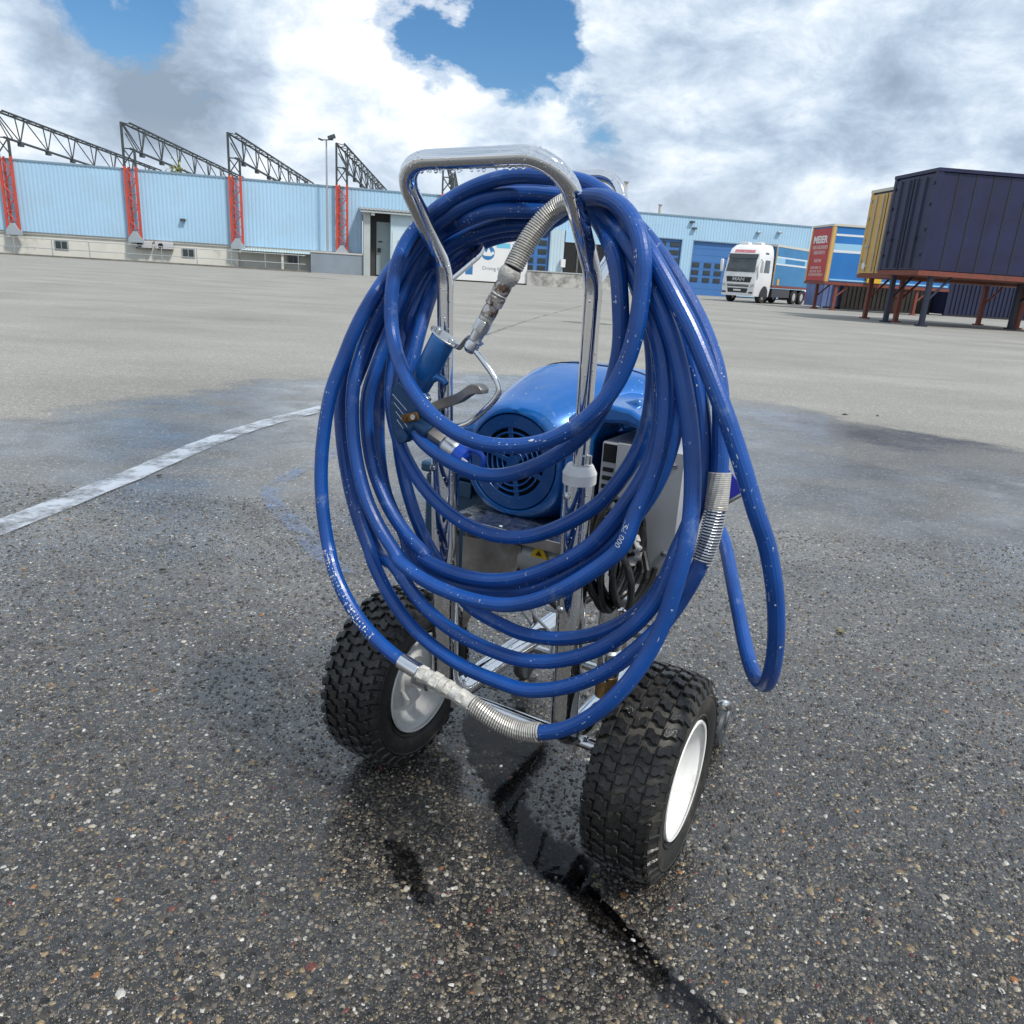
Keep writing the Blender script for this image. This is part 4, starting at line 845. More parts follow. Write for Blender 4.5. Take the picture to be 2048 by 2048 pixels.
-2205,-1358,8002,-2240,-1409,7835,-2259,-1467,7670,-2259,-1536,7510,-2243,-1606,7352,-2220,-1662,7188,-2195,-1703,7016,-2168,-1734,6842,-2135,-1761,6667,
-2093,-1788,6494,-2041,-1814,6324,-1980,-1839,6157,-1909,-1863,5994,-1829,-1886,5835,-1738,-1909,5682,-1635,-1931,5537,-1520,-1952,5401,-1396,-1974,5274,
-1266,-1995,5158,-1145,-2016,5059,-1065,-2034,4990,-1030,-2050,4955,-990,-2066,4932,-895,-2082,4894,-750,-2094,4842,-583,-2099,4790,-409,-2101,4747,-232,
-2100,4717,-53,-2100,4697,126,-2100,4688,306,-2100,4688,485,-2100,4700,663,-2100,4723,838,-2100,4762,1007,-2100,4819,1170,-2100,4892,1327,-2100,4979,1477,
-2101,5077,1622,-2101,5184,1762,-2102,5298,1897,-2101,5417,2029,-2094,5540,2156,-2081,5666,2273,-2067,5797,2365,-2056,5933,2416,-2040,6072,2438,-2014,6213,
2466,-1984,6361,2513,-1954,6520,2563,-1927,6688,2600,-1902,6862,2624,-1879,7038,2635,-1857,7216,2634,-1836,7394,2623,-1818,7571,2602,-1800,7746,2569,-1785,
7919,2525,-1772,8088,2470,-1759,8251,2402,-1741,8405,2327,-1718,8550,2246,-1694,8688,2162,-1661,8820,2074,-1615,8943,1978,-1553,9060,1862,-1448,9174,1733,
-1329,9288,1589,-1192,9404,1449,-1083,9521,1312,-997,9634,1169,-911,9740,1020,-831,9831,852,-743,9898,672,-671,9933,485,-614,9942,296,-571,9937,105,-537,
9931,-71,-538,9926,-238,-560,9919,-403,-585,9905,-566,-613,9878,-724,-649,9836,-874,-695,9778,-1039,-711,9706,-1214,-704,9621,-1371,-716,9521,-1503,-750,
9405,-1615,-789,9273,-1703,-831,9125,-1770,-877,8966,-1825,-919,8801,-1874,-957,8632,-1914,-996,8462,-1948,-1039,8291,-1982,-1086,8120,-2019,-1134,7951,
-2060,-1182,7784,-2099,-1232,7617,-2134,-1285,7451,-2162,-1338,7287,-2176,-1382,7121,-2172,-1413,6949,-2152,-1436,6773,-2121,-1457,6598,-2079,-1478,6426,
-2024,-1500,6257,-1956,-1521,6093,-1873,-1543,5937,-1777,-1565,5788,-1670,-1587,5647,-1552,-1610,5514,-1424,-1632,5392,-1286,-1655,5281,-1141,-1677,5181,
-993,-1694,5092,-865,-1702,5018,-801,-1705,4965,-815,-1706,4936,-843,-1713,4921,-804,-1725,4906,-682,-1739,4884,-517,-1750,4863,-339,-1756,4847,-160,-1757,
4840,20,-1758,4844,200,-1758,4861,377,-1759,4890,551,-1761,4935,721,-1762,4995,885,-1764,5068,1045,-1766,5153,1200,-1768,5246,1351,-1771,5347,1497,-1774,
5454,1638,-1777,5567,1772,-1777,5687,1891,-1772,5820,1995,-1762,5965,2089,-1752,6118,2180,-1746,6274,2268,-1739,6432,2349,-1726,6592,2417,-1707,6757,2470,
-1685,6927,2505,-1664,7100,2521,-1644,7276,2519,-1625,7452,2500,-1603,7625,2470,-1580,7795,2434,-1560,7965,2396,-1545,8133,2354,-1534,8300,2302,-1523,8461,
2237,-1507,8615,2159,-1479,8764,2068,-1433,8908,1969,-1382,9048,1850,-1294,9181,1723,-1199,9309,1595,-1118,9431,1459,-1035,9549,1318,-952,9663,1173,-868,
9770,1022,-781,9859,865,-694,9908,699,-600,9900,535,-522,9842,382,-478,9765,230,-461,9708,67,-448,9683,-107,-435,9679,-286,-428,9674,-465,-429,9658,-643,
-437,9627,-818,-451,9583,-991,-466,9526,-1160,-482,9456,-1322,-501,9370,-1474,-522,9270,-1627,-525,9153,-1788,-492,9016,-1869,-536,8862,-1904,-613,8697,
-1932,-680,8528,-1961,-737,8355,-1972,-810,8184,-1966,-896,8014,-1968,-963,7843,-1976,-1012,7670,-1973,-1059,7500,-1951,-1112,7339,-1910,-1170,7184,-1857,
-1218,7026,-1799,-1254,6863,-1729,-1284,6701,-1644,-1312,6546,-1545,-1341,6399,-1434,-1369,6261,-1311,-1396,6134,-1179,-1424,6017,-1037,-1450,5910,-888,
-1474,5814,-733,-1492,5725,-573,-1501,5645,-409,-1503,5576,-239,-1503,5521,-65,-1502,5483,112,-1501,5462,291,-1501,5461,468,-1500,5479,642,-1499,5515,812,
-1499,5571,975,-1498,5643,1132,-1498,5729,1284,-1497,5825,1430,-1496,5929,1571,-1496,6040,1704,-1496,6158,1825,-1496,6287,1929,-1495,6429,2022,-1489,6579,
2106,-1473,6735,2176,-1449,6897,2229,-1420,7065,2264,-1390,7238,2281,-1361,7414,2282,-1335,7591,2271,-1310,7768,2250,-1287,7944,2218,-1267,8117,2175,-1251,
8288,2118,-1238,8454,2053,-1232,8614,1995,-1257,8770,1918,-1240,8917,1823,-1190,9058,1720,-1131,9192,1606,-1062,9322,1481,-982,9448,1349,-901,9568,1211,
-821,9681,1064,-736,9786,905,-636,9879,741,-534,9947,575,-435,9966,414,-343,9921,273,-287,9828,143,-254,9721,-22,-178,9635,-209,-96,9586,-410,-23,9568,
-613,29,9554,-793,28,9523,-966,9,9474,-1132,-20,9407,-1288,-59,9322,-1430,-108,9218,-1551,-173,9102,-1608,-298,8974,-1578,-498,8840,-1538,-666,8699,-1524,
-775,8549,-1516,-868,8392,-1510,-953,8231,-1501,-1035,8069,-1491,-1113,7906,-1489,-1184,7742,-1498,-1244,7575,-1505,-1294,7406,-1492,-1341,7239,-1444,-1390,
7080,-1362,-1441,6937,-1251,-1490,6811,-1118,-1531,6703,-970,-1565,6613,-810,-1594,6542,-643,-1620,6485,-471,-1641,6437,-297,-1654,6396,-121,-1659,6366,
57,-1661,6352,235,-1662,6362,410,-1664,6396,580,-1667,6453,746,-1670,6526,906,-1675,6611,1061,-1681,6707,1210,-1688,6813,1353,-1697,6928,1485,-1704,7053,
1604,-1706,7191,1705,-1703,7341,1787,-1699,7502,1849,-1697,7671,1895,-1698,7845,1927,-1701,8021,1946,-1707,8198,1946,-1711,8372,1929,-1712,8542,1903,-1709,
8708,1872,-1699,8870,1831,-1676,9024,1760,-1614,9169,1659,-1505,9304,1535,-1365,9429,1403,-1221,9544,1268,-1085,9652,1134,-968,9752,989,-836,9848,839,-702,
9938,697,-589,10023,]
COIL_I = {'s2': (285, 291), 'c': (372, 374, 379, 385), 'g': 602}
# ------------------------------------------------------------------ the paint sprayer on its cart
MO = Vector((.0285, 1.1622, 0)); MR = -.51
M_chrome = pm('chrome', (.72, .73, .75), .07, 1.0, rvar=.05, vscale=30, drops=.55, dropscale=210.)
M_chrome2 = pm('chrome_plain', (.70, .70, .71), .13, 1.0, rvar=.07, vscale=30)
M_zinc = pm('zinc', (.60, .61, .62), .30, 1.0, var=.10, vscale=60, rvar=.1)
M_brownst = pm('stained_steel', (.34, .31, .28), .42, .75, var=.25, vscale=25, drops=.5, dropscale=260., dirt=(.12, .10, .08), dscale=12, damt=.5)
M_hood = pm('hood_blue', (.005, .125, .44), .27, .25, coat=.5, var=.10, vscale=10, dirt=(.10, .20, .34), dscale=14, damt=.4, dpos=(.55, .7), drops=.35, dropscale=190., flecks=.5, fleckscale=110.)
M_hoodin = pm('grille_blue', (.006, .075, .27), .35, .1, coat=.3, flecks=.7, fleckscale=120.)
M_void = pm('vent_void', (.006, .006, .007), .8)
M_box = pm('brushed_grey', (.52, .53, .54), .42, .5, var=.06, vscale=20, bump=.06, bscale=300)
M_teal = pm('teal_plastic', (.008, .06, .13), .38, var=.15, vscale=12, drops=.3, dropscale=230.)
M_wcap = pm('white_plastic', (.78, .78, .77), .4, var=.05, vscale=30)
M_rub = pm('tyre_rubber', (.011, .011, .011), .27, var=.35, vscale=18, rvar=.12, bump=.35, bscale=160, dirt=(.070, .060, .047), dscale=22, damt=.55, dpos=(.52, .68), drops=.4, dropscale=260.)
M_rubside = pm('tyre_side', (.018, .018, .017), .55, var=.3, vscale=20, bump=.4, bscale=220, dirt=(.085, .075, .06), dscale=12, damt=.65, dpos=(.48, .64))
M_rim = pm('rim_white', (.80, .80, .78), .38, var=.03, vscale=20, dirt=(.36, .31, .25), dscale=22, damt=.5, dpos=(.55, .70), bump=.1, bscale=90)
M_cable = pm('cable_black', (.012, .012, .013), .32, var=.3, vscale=60, flecks=.5, fleckscale=140., rvar=.1)
M_brass = pm('brass_dull', (.30, .19, .08), .45, .8, var=.35, vscale=40)
sp = thing('paint_sprayer', 'blue airless paint sprayer on chrome cart with two black tyres', 'paint sprayer', MO, MR)
PV = lambda z: -.05-.06*(z-.2)
# frame tubes
for s in (-1, 1):
    path = fillet([(s*.115, PV(.634), .634), (s*.115, PV(.2), .184), (s*.115, .37, .172)], .062, 10)
    MB().tube(path, .022, 24).build('frame_tube', M_chrome, sp)
    t_ = PV(.640)
    MB().lathe([(.0225, -.012), (.0240, -.0115), (.0242, .003), (.0190, .0135), (.0180, .0145), (.0120, .0148)], (s*.115, t_, .637), (0, -.06, 1), 28).build('collar', M_wcap, sp, smooth=18)
    MB().lathe([(.0, .0), (.0042, .0), (.0042, .012), (0, .014)], (s*.115+.014, t_-.004, .655), (0, 0, 1), 10).build('clamp_screw', M_zinc, sp)
    for z in (.608, .43):
        MB().lathe([(.0062, 0), (.0055, .003), (0, .0045)], (s*.115-.008, PV(z)-.0205, z), (-.36, -1, 0), 12).build('rivet', M_zinc, sp)
# handle: one bent chrome tube
ZK = .90
hp = fillet([(-.115, PV(.60), .60), (-.115, PV(ZK), ZK), (-.115, -.205, 1.026), (.118, -.205, 1.030), (.118, PV(ZK), ZK), (.115, PV(.60), .60)], [.07, .048, .052, .07], 12)
MB().tube(hp, .0118, 24).build('handle', M_chrome, sp)
# hose rack forward of the handle
rk = fillet([(-.115, PV(.885), .885), (-.113, -.008, .928), (-.113, .012, 1.03), (.105, .012, 1.038), (.105, -.008, .935), (.115, PV(.885), .885)], [.025, .04, .04, .025], 10)
MB().tube(rk, .0085, 18).build('hose_rack', M_chrome, sp)
# axle, brackets
MB().tube([(-.262, 0, .165), (.262, 0, .165)], .0105, 18).build('axle', M_chrome2, sp)
for s in (-1, 1):
    mb = MB(); mb.prism([(-.022, .150), (.018, .150), (.024, .19), (-.02, .20)], s*.118-.004, s*.118+.004, lambda y, z, h: (h, y, z)); mb.build('axle_bracket', M_zinc, sp)
# wheels
def wheel(s, deep):
    R0, wd = .158, .121; cx = s*.2527
    prof = [(.088, -.038), (.0965, -.0505), (.115, -.0585), (.130, -.0600), (.143, -.0575), (.152, -.0500), (.157, -.036), (.1585, -.018), (.159, 0), (.1585, .018), (.157, .036), (.152, .0500), (.143, .0575), (.130, .0600), (.115, .0585), (.0965, .0505), (.088, .038)]
    w_ = MB().lathe(prof, (cx, 0, .165), (1, 0, 0), 72, closed=True).build('wheel', M_rubside, sp, smooth=50)
    # sidewall rings
    for sg in (-1, 1):
        for rr_ in (.104, .136): MB().lathe([(rr_-.002, .0), (rr_-.001, .0012), (rr_+.001, .0012), (rr_+.002, .0)], (cx+sg*(.0555 if rr_ < .11 else .0592), 0, .165), (sg, 0, 0), 64, caps=False).build('sidewall_rib', M_rubside, w_)
    # rim
    if deep:
        rp = [(.0, -.012), (.022, -.010), (.030, .004), (.046, .004), (.058, -.012), (.072, -.018), (.080, -.004), (.083, .030), (.086, .046), (.0925, .050), (.0955, .053), (.094, .0565), (.090, .0555)]
    else:
        rp = [(.0, .034), (.015, .034), (.017, .022), (.030, .020), (.042, .032), (.055, .030), (.066, .020), (.078, .024), (.085, .040), (.089, .050), (.0935, .0515), (.0965, .0545), (.095, .0575), (.091, .0565)]
    ri = MB().lathe(rp, (cx, 0, .165), (1, 0, 0), 64, caps=False)
    rm = ri.build('rim', M_rim, w_, smooth=50)
    MB().lathe([(.0, -.05), (.088, -.05)], (cx, 0, .165), (1, 0, 0), 40, caps=False).build('rim_back', M_rim, w_)
    if not deep:
        MB().lathe([(.0145, .0), (.0145, .045), (.011, .047), (0, .047)], (cx+.02, 0, .165), (1, 0, 0), 20).build('hub', M_zinc, w_)
    else:
        MB().tube([(cx+.01, -.043, .165+.055), (cx+.036, -.046, .165+.062)], [.0062, .0045], 12).build('valve', M_void, w_)
        MB().lathe([(.012, .0), (.012, .014), (0, .017)], (cx+.0, 0, .165), (1, 0, 0), 16).build('hub_cap', M_zinc, w_)
    # tread: wavy lugs in five staggered rows
    nrow = 36; rows = [(-.0445, .0100, .5, 1), (-.0230, .0104, 0., -1), (0, .0104, .5, 1), (.0230, .0104, 0., -1), (.0445, .0100, .5, 1)]
    lugs = {}
    def lugmesh(i):
        s0, hw_, _, sgn = rows[i]; mb = MB(); pit = 2*math.pi/nrow
        hh = .0084/.165; wv = .0030/.165*sgn
        outl = [(-hw_, -hh+wv), (-hw_*.25, -hh+wv*1.1), (hw_*.3, -hh-wv), (hw_, -hh-wv*.8), (hw_, hh-wv*.9), (hw_*.25, hh-wv), (-hw_*.3, hh+wv), (-hw_, hh+wv*.8)]
        def pt(sx, th, shrink, lift):
            x = s0+sx*shrink; rb = .1580-max(0, (abs(x)-.02))**2*5.5; r_ = rb+lift
            return (x, -r_*math.sin(th*shrink), r_*math.cos(th*shrink))
        n = len(outl); vs = [pt(a, t, 1.02, -.003) for a, t in outl]+[pt(a, t, .90, .0052) for a, t in outl]+[pt(a, t, .78, .0064) for a, t in outl]
        fs = []
        for l in (0, 1): fs += [(l*n+k, l*n+(k+1) % n, (l+1)*n+(k+1) % n, (l+1)*n+k) for k in range(n)]
        fs.append(tuple(2*n+k for k in range(n))); mb.add(vs, fs); return mb
    protos = []
    rest = MB(); vis = 0
    for i in range(5):
        mbp = lugmesh(i); tmp = mbp.build('tread_lug', M_rub, None, smooth=35); me = tmp.data; bpy.data.objects.remove(tmp)
        for k in range(nrow):
            th = 2*math.pi*(k+rows[i][2])/nrow
            mw = Matrix.Translation((cx, 0, .165)) @ Matrix.Rotation(th, 4, 'X')
            # lugs on the side one can see become parts, the rest one joined part
            d_ = mw.to_3x3() @ Vector((0, 0, 1))
            if (-d_.y*.80+d_.z*.62) > .30 and vis < 146:
                share(me, 'tread_lug', w_, mw=mw); vis += 1
            else:
                rest.add([mw @ v.co for v in me.vertices], [tuple(p.vertices) for p in me.polygons])
    sh = MB()
    for sg in (-1, 1):   # shoulder lugs
        for k in range(nrow):
            th = 2*math.pi*(k+(.25 if sg > 0 else .75))/nrow
            mw = Matrix.Translation((cx, 0, .165)) @ Matrix.Rotation(th, 4, 'X')
            b_ = .0062
            P0 = [(sg*.050, -b_, .152), (sg*.0605, -b_*.9, .139), (sg*.0605, b_*.9, .139), (sg*.050, b_, .152), (sg*.0520, -b_*.8, .1565), (sg*.0622, -b_*.7, .1405), (sg*.0622, b_*.7, .1405), (sg*.0520, b_*.8, .1565)]
            rest.add([mw @ Vector(p) for p in P0], [(0, 1, 5, 4), (1, 2, 6, 5), (2, 3, 7, 6), (3, 0, 4, 7), (4, 5, 6, 7)])
    tag(rest.build('tread', M_rub, w_, smooth=35), kind='stuff')
wheel(-1, False); wheel(1, True)
# front cross bar and casters
MB().tube([(-.20, .38, .085), (.262, .38, .085)], .010, 14).build('front_bar', M_zinc, sp)
for s in (-1, 1): MB().tube(fillet([(s*.115, .36, .172), (s*.115, .395, .172), (s*.115, .38, .085)], .02, 6), .012, 12).build('rail_drop', M_zinc, sp)
for s, x in ((-1, -.20), (1, .255)):
    MB().tube(fillet([(x, .38, .085), (x+.02, .385, .10), (x+.025, .41, .075), (x+.014, .39, .039)], .008, 6), .007, 10).build('caster_fork', M_zinc, sp)
    cw = MB().lathe([(.012, -.012), (.034, -.012), (.038, -.006), (.038, .006), (.034, .012), (.012, .012)], (x+.012, .385, .039), (1, 0, 0), 28, closed=True).build('caster_wheel', pm('grey_caster', (.05, .055, .06), .45) if 'grey_caster' not in bpy.data.materials else bpy.data.materials['grey_caster'], sp)
    MB().lathe([(.0, -.009), (.013, -.009), (.013, .009), (0, .009)], (x+.012, .385, .039), (1, 0, 0), 16).build('caster_hub', M_zinc, cw)
for s in (-1, 1): MB().tube([(s*.05-.09, .33, .17), (s*.04-.09, .26, .33), (s*.04-.09, .22, .44)], .006, 10).build('strut', M_zinc, sp)
MB().tube(catmull([(-.13, .30, .18), (-.145, .26, .24), (-.13, .24, .27), (-.11, .27, .22), (-.085, .31, .17)], 6), .0035, 8).build('wire_clip', M_wcap, sp)
# motor hood: loft of rounded sections along the machine
def sec(v, cu, cz, hw, hh, n_, k=48):
    out = []
    for i in range(k):
        t = 2*math.pi*i/k; c_, s_ = math.cos(t), math.sin(t)
        out.append((cu+hw*math.copysign(abs(c_)**(2/n_), c_), v, cz+hh*math.copysign(abs(s_)**(2/n_), s_)))
    return out
def loft(secs, cap0=True, cap1=True):
    mb = MB(); k = len(secs[0]); vs = [p for s_ in secs for p in s_]; fs = []
    for i in range(len(secs)-1):
        for j in range(k): fs.append((i*k+j, i*k+(j+1) % k, (i+1)*k+(j+1) % k, (i+1)*k+j))
    if cap0: fs.append(tuple(range(k-1, -1, -1)))
    if cap1: fs.append(tuple((len(secs)-1)*k+j for j in range(k)))
    return mb.add(vs, fs)
GC = (-.070, .598)
hs = [sec(.064, GC[0], GC[1], .081, .081, 2.0), sec(.056, GC[0], GC[1], .084, .084, 2.0), sec(.056, GC[0], GC[1], .090, .090, 2.1), sec(.064, GC[0]+.001, GC[1], .0965, .0965, 2.3), sec(.085, GC[0]+.006, GC[1]+.002, .103, .101, 2.6), sec(.115, GC[0]+.016, GC[1]+.008, .112, .108, 2.9), sec(.16, -.036, .614, .128, .120, 3.2), sec(.21, -.018, .620, .142, .131, 3.5), sec(.27, -.006, .620, .150, .135, 3.5), sec(.33, .0, .612, .146, .130, 3.3), sec(.38, .0, .60, .130, .115, 3.0), sec(.405, .0, .595, .10, .09, 2.6)]
hood = loft(hs, cap0=False).build('motor_hood', M_hood, sp, smooth=50)
# seam and fixing boss on the hood's flank
MB().tube([(p[0], p[1], p[2]) for p in sec(.245, -.012, .620, .1462, .1335, 3.5, 64)], .0016, 6, closed=True).build('hood_seam', M_void, hood)
MB().box((.118, .105, .700), (.042, .03, .046), Matrix.Rotation(R(-20), 3, 'Y')).build('fixing_boss', M_hood, hood, bevel=.006)
MB().lathe([(.0085, 0), (.0085, .006), (0, .006)], (.118, .089, .701), (0, -1, .1), 16).build('bolt_head', M_void, hood)
# flange of the hood that runs over the control box
mb = MB(); mb.prism([(.03, .690), (.075, .722), (.135, .716), (.190, .690), (.190, .672), (.13, .694), (.09, .690), (.078, .66), (.074, .49), (.03, .49)], .045, .20, lambda x, z, h: (x, h, z)); mb.build('hood_flange', M_hood, hood, bevel=.006)
MB().box((-.158, .075, .632), (.04, .04, .045)).build('hood_ear', M_hood, hood, bevel=.012)
# fan grille: concentric bars with spokes over a dark void
gv = .0585
MB().lathe([(.0, .012), (.078, .012)], (GC[0], gv, GC[1]), (0, 1, 0), 48, caps=False).build('vent_void', M_void, hood)
gr = MB()
for r0, r1 in ((.0, .0115), (.0185, .0225), (.0285, .0325), (.0385, .0425), (.0485, .0525), (.0585, .0815)):
    if r0 == 0: gr.lathe([(0, -.002), (r1, -.002), (r1, .006)], (GC[0], gv, GC[1]), (0, 1, 0), 32)
    else: gr.lathe([(r0, .006), (r0, -.0005), (r0+.0012, -.002), (r1-.0012, -.002), (r1, -.0005), (r1, .006)], (GC[0], gv, GC[1]), (0, 1, 0), 64, closed=True)
grille = gr.build('fan_grille', M_hoodin, hood, smooth=45)
for a_ in (18, 78, 122, 196, 262, 318):
    rot = Matrix.Rotation(R(a_), 3, 'Y'); w_ = .012 if a_ in (122, 318) else .0085
    MB().box(Vector((GC[0], gv+.0018, GC[1]))+rot @ Vector((.037, 0, 0)), (.058, .0068, w_), rot).build('grille_spoke', M_hoodin, hood, bevel=.001)
# mounting plate and folded sheet under the motor
mb = MB(); mb.prism([(-.150, -.01), (.085, -.01), (.085, .20), (-.150, .20)], .500, .5035, lambda x, y, h: (x, y, h)); mb.build('mounting_plate', M_zinc, sp, bevel=.001)
MB().lathe([(.0, .0), (.0085, .0), (.0085, .001)], (-.128, .012, .5036), (0, 0, 1), 20).build('plate_hole', M_void, sp)
MB().lathe([(.0, .001), (.003, .0005), (.003, 0)], (-.052, .0, .5036), (0, 0, 1), 10).build('plate_rivet', M_wcap, sp)
MB().span((-.150, -.012, .486), (.085, -.009, .503)).build('plate_lip', M_brownst, sp)
mb = MB(); mb.prism([(-.125, .470), (-.012, .478), (-.010, .452), (-.030, .405), (-.055, .385), (-.125, .385)], .0, .004, lambda x, z, h: (x, h, z)); mb.build('sheet_bracket', M_brownst, sp)
mb = MB(); mb.prism([(-.120, .385), (-.075, .385), (-.115, .30), (-.120, .30)], .002, .006, lambda x, z, h: (x, h, z)); mb.build('sheet_gusset', M_brownst, sp)
MB().span((-.145, .03, .40), (.06, .16, .486)).build('gear_housing', pm('housing_dark', (.07, .06, .055), .55, .4, var=.3, vscale=20), sp, bevel=.01)
can = MB().lathe([(.0, -.05), (.026, -.05), (.028, -.045), (.028, .06), (.022, .066), (0, .066)], (.03, .03, .455), (1, .1, 0), 28).build('oil_canister', pm('canister', (.45, .44, .42), .35, .2), sp)
lb = MB(); lb.prism([(-.016, .468), (.016, .468), (.007, .484), (-.007, .484)], .0012, .002, lambda x, z, h: (.022+x, .0015-h, z-.002)); lb.build('warning_label', pm('label_yellow', (.75, .50, .02), .4), can)
lb = MB(); lb.add([(.016, -.002, .470), (.022, -.002, .479), (.028, -.002, .470)], [(0, 1, 2)]); lb.build('warning_sign', pm('label_dark', (.10, .03, .01), .5), can)
MB().tube(fillet([(.055, -.02, .43), (.055, -.035, .40), (.085, -.035, .40), (.085, -.03, .43)], .006, 5), .0028, 8).build('wire_loop', M_zinc, sp)
MB().tube(catmull([(.02, .02, .42), (.045, .0, .40), (.075, .01, .385), (.10, .05, .40)], 6), .005, 10).build('motor_lead', M_cable, sp)
# control box
cb = MB().span((.094, .045, .470), (.224, .27, .663)).build('control_box', M_box, sp, bevel=.003)
MB().span((.121, .040, .468), (.228, .046, .665)).build('cover_plate', M_box, cb, bevel=.0012)
for z in (.645, .507):
    MB().lathe([(.0048, 0), (.0045, .002), (0, .0026)], (.214, .040, z), (0, -1, 0), 16).build('cover_screw', M_zinc, cb)
    MB().box((.214, .0370, z), (.006, .001, .0012)).build('screw_slot', M_void, cb)
MB().span((.098, .0425, .632), (.119, .0455, .660)).build('side_slot', M_void, cb)
for i in range(10): MB().box((.108, .0435, .620-i*.0135), (.016, .004, .0062)).build('cooling_slot', M_void, cb)
MB().span((.12, .06, .44), (.205, .2, .47)).build('box_bracket', M_brownst, sp)
# navy toolbox on the far side
tb = MB().span((-.295, .12, .335), (-.135, .31, .528)).build('tool_box', M_teal, sp, bevel=.006)
MB().span((-.302, .112, .531), (-.128, .318, .552)).build('lid', M_teal, tb, bevel=.006)
MB().span((-.25, .105, .50), (-.18, .112, .53)).build('latch', M_teal, tb, bevel=.002)
# pump below the control box
MB().lathe([(.0, .0), (.016, .0), (.020, .008), (.020, .05), (.0165, .055), (.0165, .09), (.026, .10), (.026, .145), (0, .15)], (.130, .08, .25), (0, 0, 1), 28).build('pump_cylinder', M_zinc, sp)
MB().lathe([(.0, .0), (.019, .0), (.019, .04), (.014, .045), (0, .045)], (.130, .08, .215), (0, 0, 1), 24).build('foot_valve', M_brass, sp)
MB().lathe([(.0, -.04), (.014, -.04), (.014, .04), (0, .04)], (.158, .10, .34), (1, .3, 0), 16).build('outlet_fitting', M_zinc, sp)
MB().tube([(.155, -.02, .36), (.165, -.02, .30)], .005, 10).build('pin', M_chrome2, sp)
# blue flag bracket at the far right
mb = MB(); mb.prism([(.225, .60), (.262, .562), (.235, .532), (.22, .55)], .30, .303, lambda x, z, h: (x, h, z)); mb.build('side_plate', pm('violet_blue', (.03, .04, .50), .4), sp)
MB().tube([(.215, .30, .515), (.275, .30, .567)], .004, 8).build('plate_rod', M_zinc, sp)
# water beads on the chrome handle
def beads():
    mb = MB(); P = [Vector(p) for p in hp]
    for i in range(300):
        t = rng.random(); q = rng.integers(2, len(P)-2); p = P[q].lerp(P[q+1], t); d_ = (P[q+1]-P[q]).normalized()
        a_ = d_.orthogonal().normalized(); b_ = d_.cross(a_); th = rng.uniform(0, 2*math.pi); nrm = a_*math.cos(th)+b_*math.sin(th)
        r_ = float(np.clip(rng.lognormal(math.log(.00055), .5), .0003, .0016)); c_ = p+nrm*.0117
        mb.lathe([(r_, -.0002), (r_*.92, r_*.3), (r_*.6, r_*.62), (0, r_*.75)], c_, nrm, 8)
    # hanging drops under the grip
    for i in range(26):
        u_ = rng.uniform(-.085, .07); r_ = rng.uniform(.0012, .0026); mb.lathe([(r_*.7, .0), (r_, -r_*.8), (r_*.7, -r_*1.5), (0, -r_*1.9)], (u_, -.205+rng.uniform(-.003, .003), 1.0165+u_*.017), (0, 0, 1), 8)
    m = pm('water_bead', (1, 1, 1), .0, trans=1.0, ior=1.33)
    tag(mb.build('water_beads', m, sp, smooth=60), kind='stuff')
beads()
# ------------------------------------------------------------------ hose
WHIP = np.array(WHIP_DATA, float).reshape(-1, 3)/1e4
COIL = np.array(COIL_DATA, float).reshape(-1, 3)/1e4
def hose_mat():
    m = pm('hose_blue', (.0020, .058, .27), .38, var=.2, vscale=16, flecks=.95, fleckscale=150., coat=.06, bump=.15, bscale=420, dirt=(.24, .31, .42), dscale=17, damt=.5, dpos=(.60, .72), rvar=.12)
    return m
M_hose = hose_mat()
ho = thing('spray_hose', 'long blue high pressure paint hose coiled over the cart handle', 'hose', MO, MR)
HR = .0101
wp = catmull(WHIP, 3); cp = catmull(COIL, 3)
MB().tube(wp, HR, 16).build('whip_hose', M_hose, ho, smooth=60, fixn=False)
MB().tube(cp, HR, 16).build('coiled_hose', M_hose, ho, smooth=60, fixn=False)
M_spring = pm('spring_steel', (.56, .54, .50), .42, .55, var=.2, vscale=90, dirt=(.42, .40, .36), dscale=40, damt=.5)
M_springw = pm('zinc_spring', (.62, .63, .62), .30, .85, var=.2, vscale=60)
M_crust = pm('paint_crusted', (.50, .49, .46), .6, .35, var=.3, vscale=80, bump=.8, bscale=260, dirt=(.62, .60, .54), dscale=45, damt=.9, dpos=(.46, .58))
M_crust2 = pm('cream_crust', (.60, .58, .52), .65, .2, var=.3, vscale=90, bump=.9, bscale=240, dirt=(.36, .34, .30), dscale=60, damt=.9, dpos=(.5, .6))
M_rusty = pm('rusty_fitting', (.16, .105, .075), .38, .75, var=.5, vscale=70, dirt=(.56, .54, .51), dscale=75, damt=.95, dpos=(.46, .54), bump=.6, bscale=220)
def resample(P, n):
    s = np.r_[0, np.cumsum(np.linalg.norm(np.diff(P, axis=0), axis=1))]; t = np.linspace(0, s[-1], n)
    return np.stack([np.interp(t, s, P[:, k]) for k in range(3)], 1), s[-1]
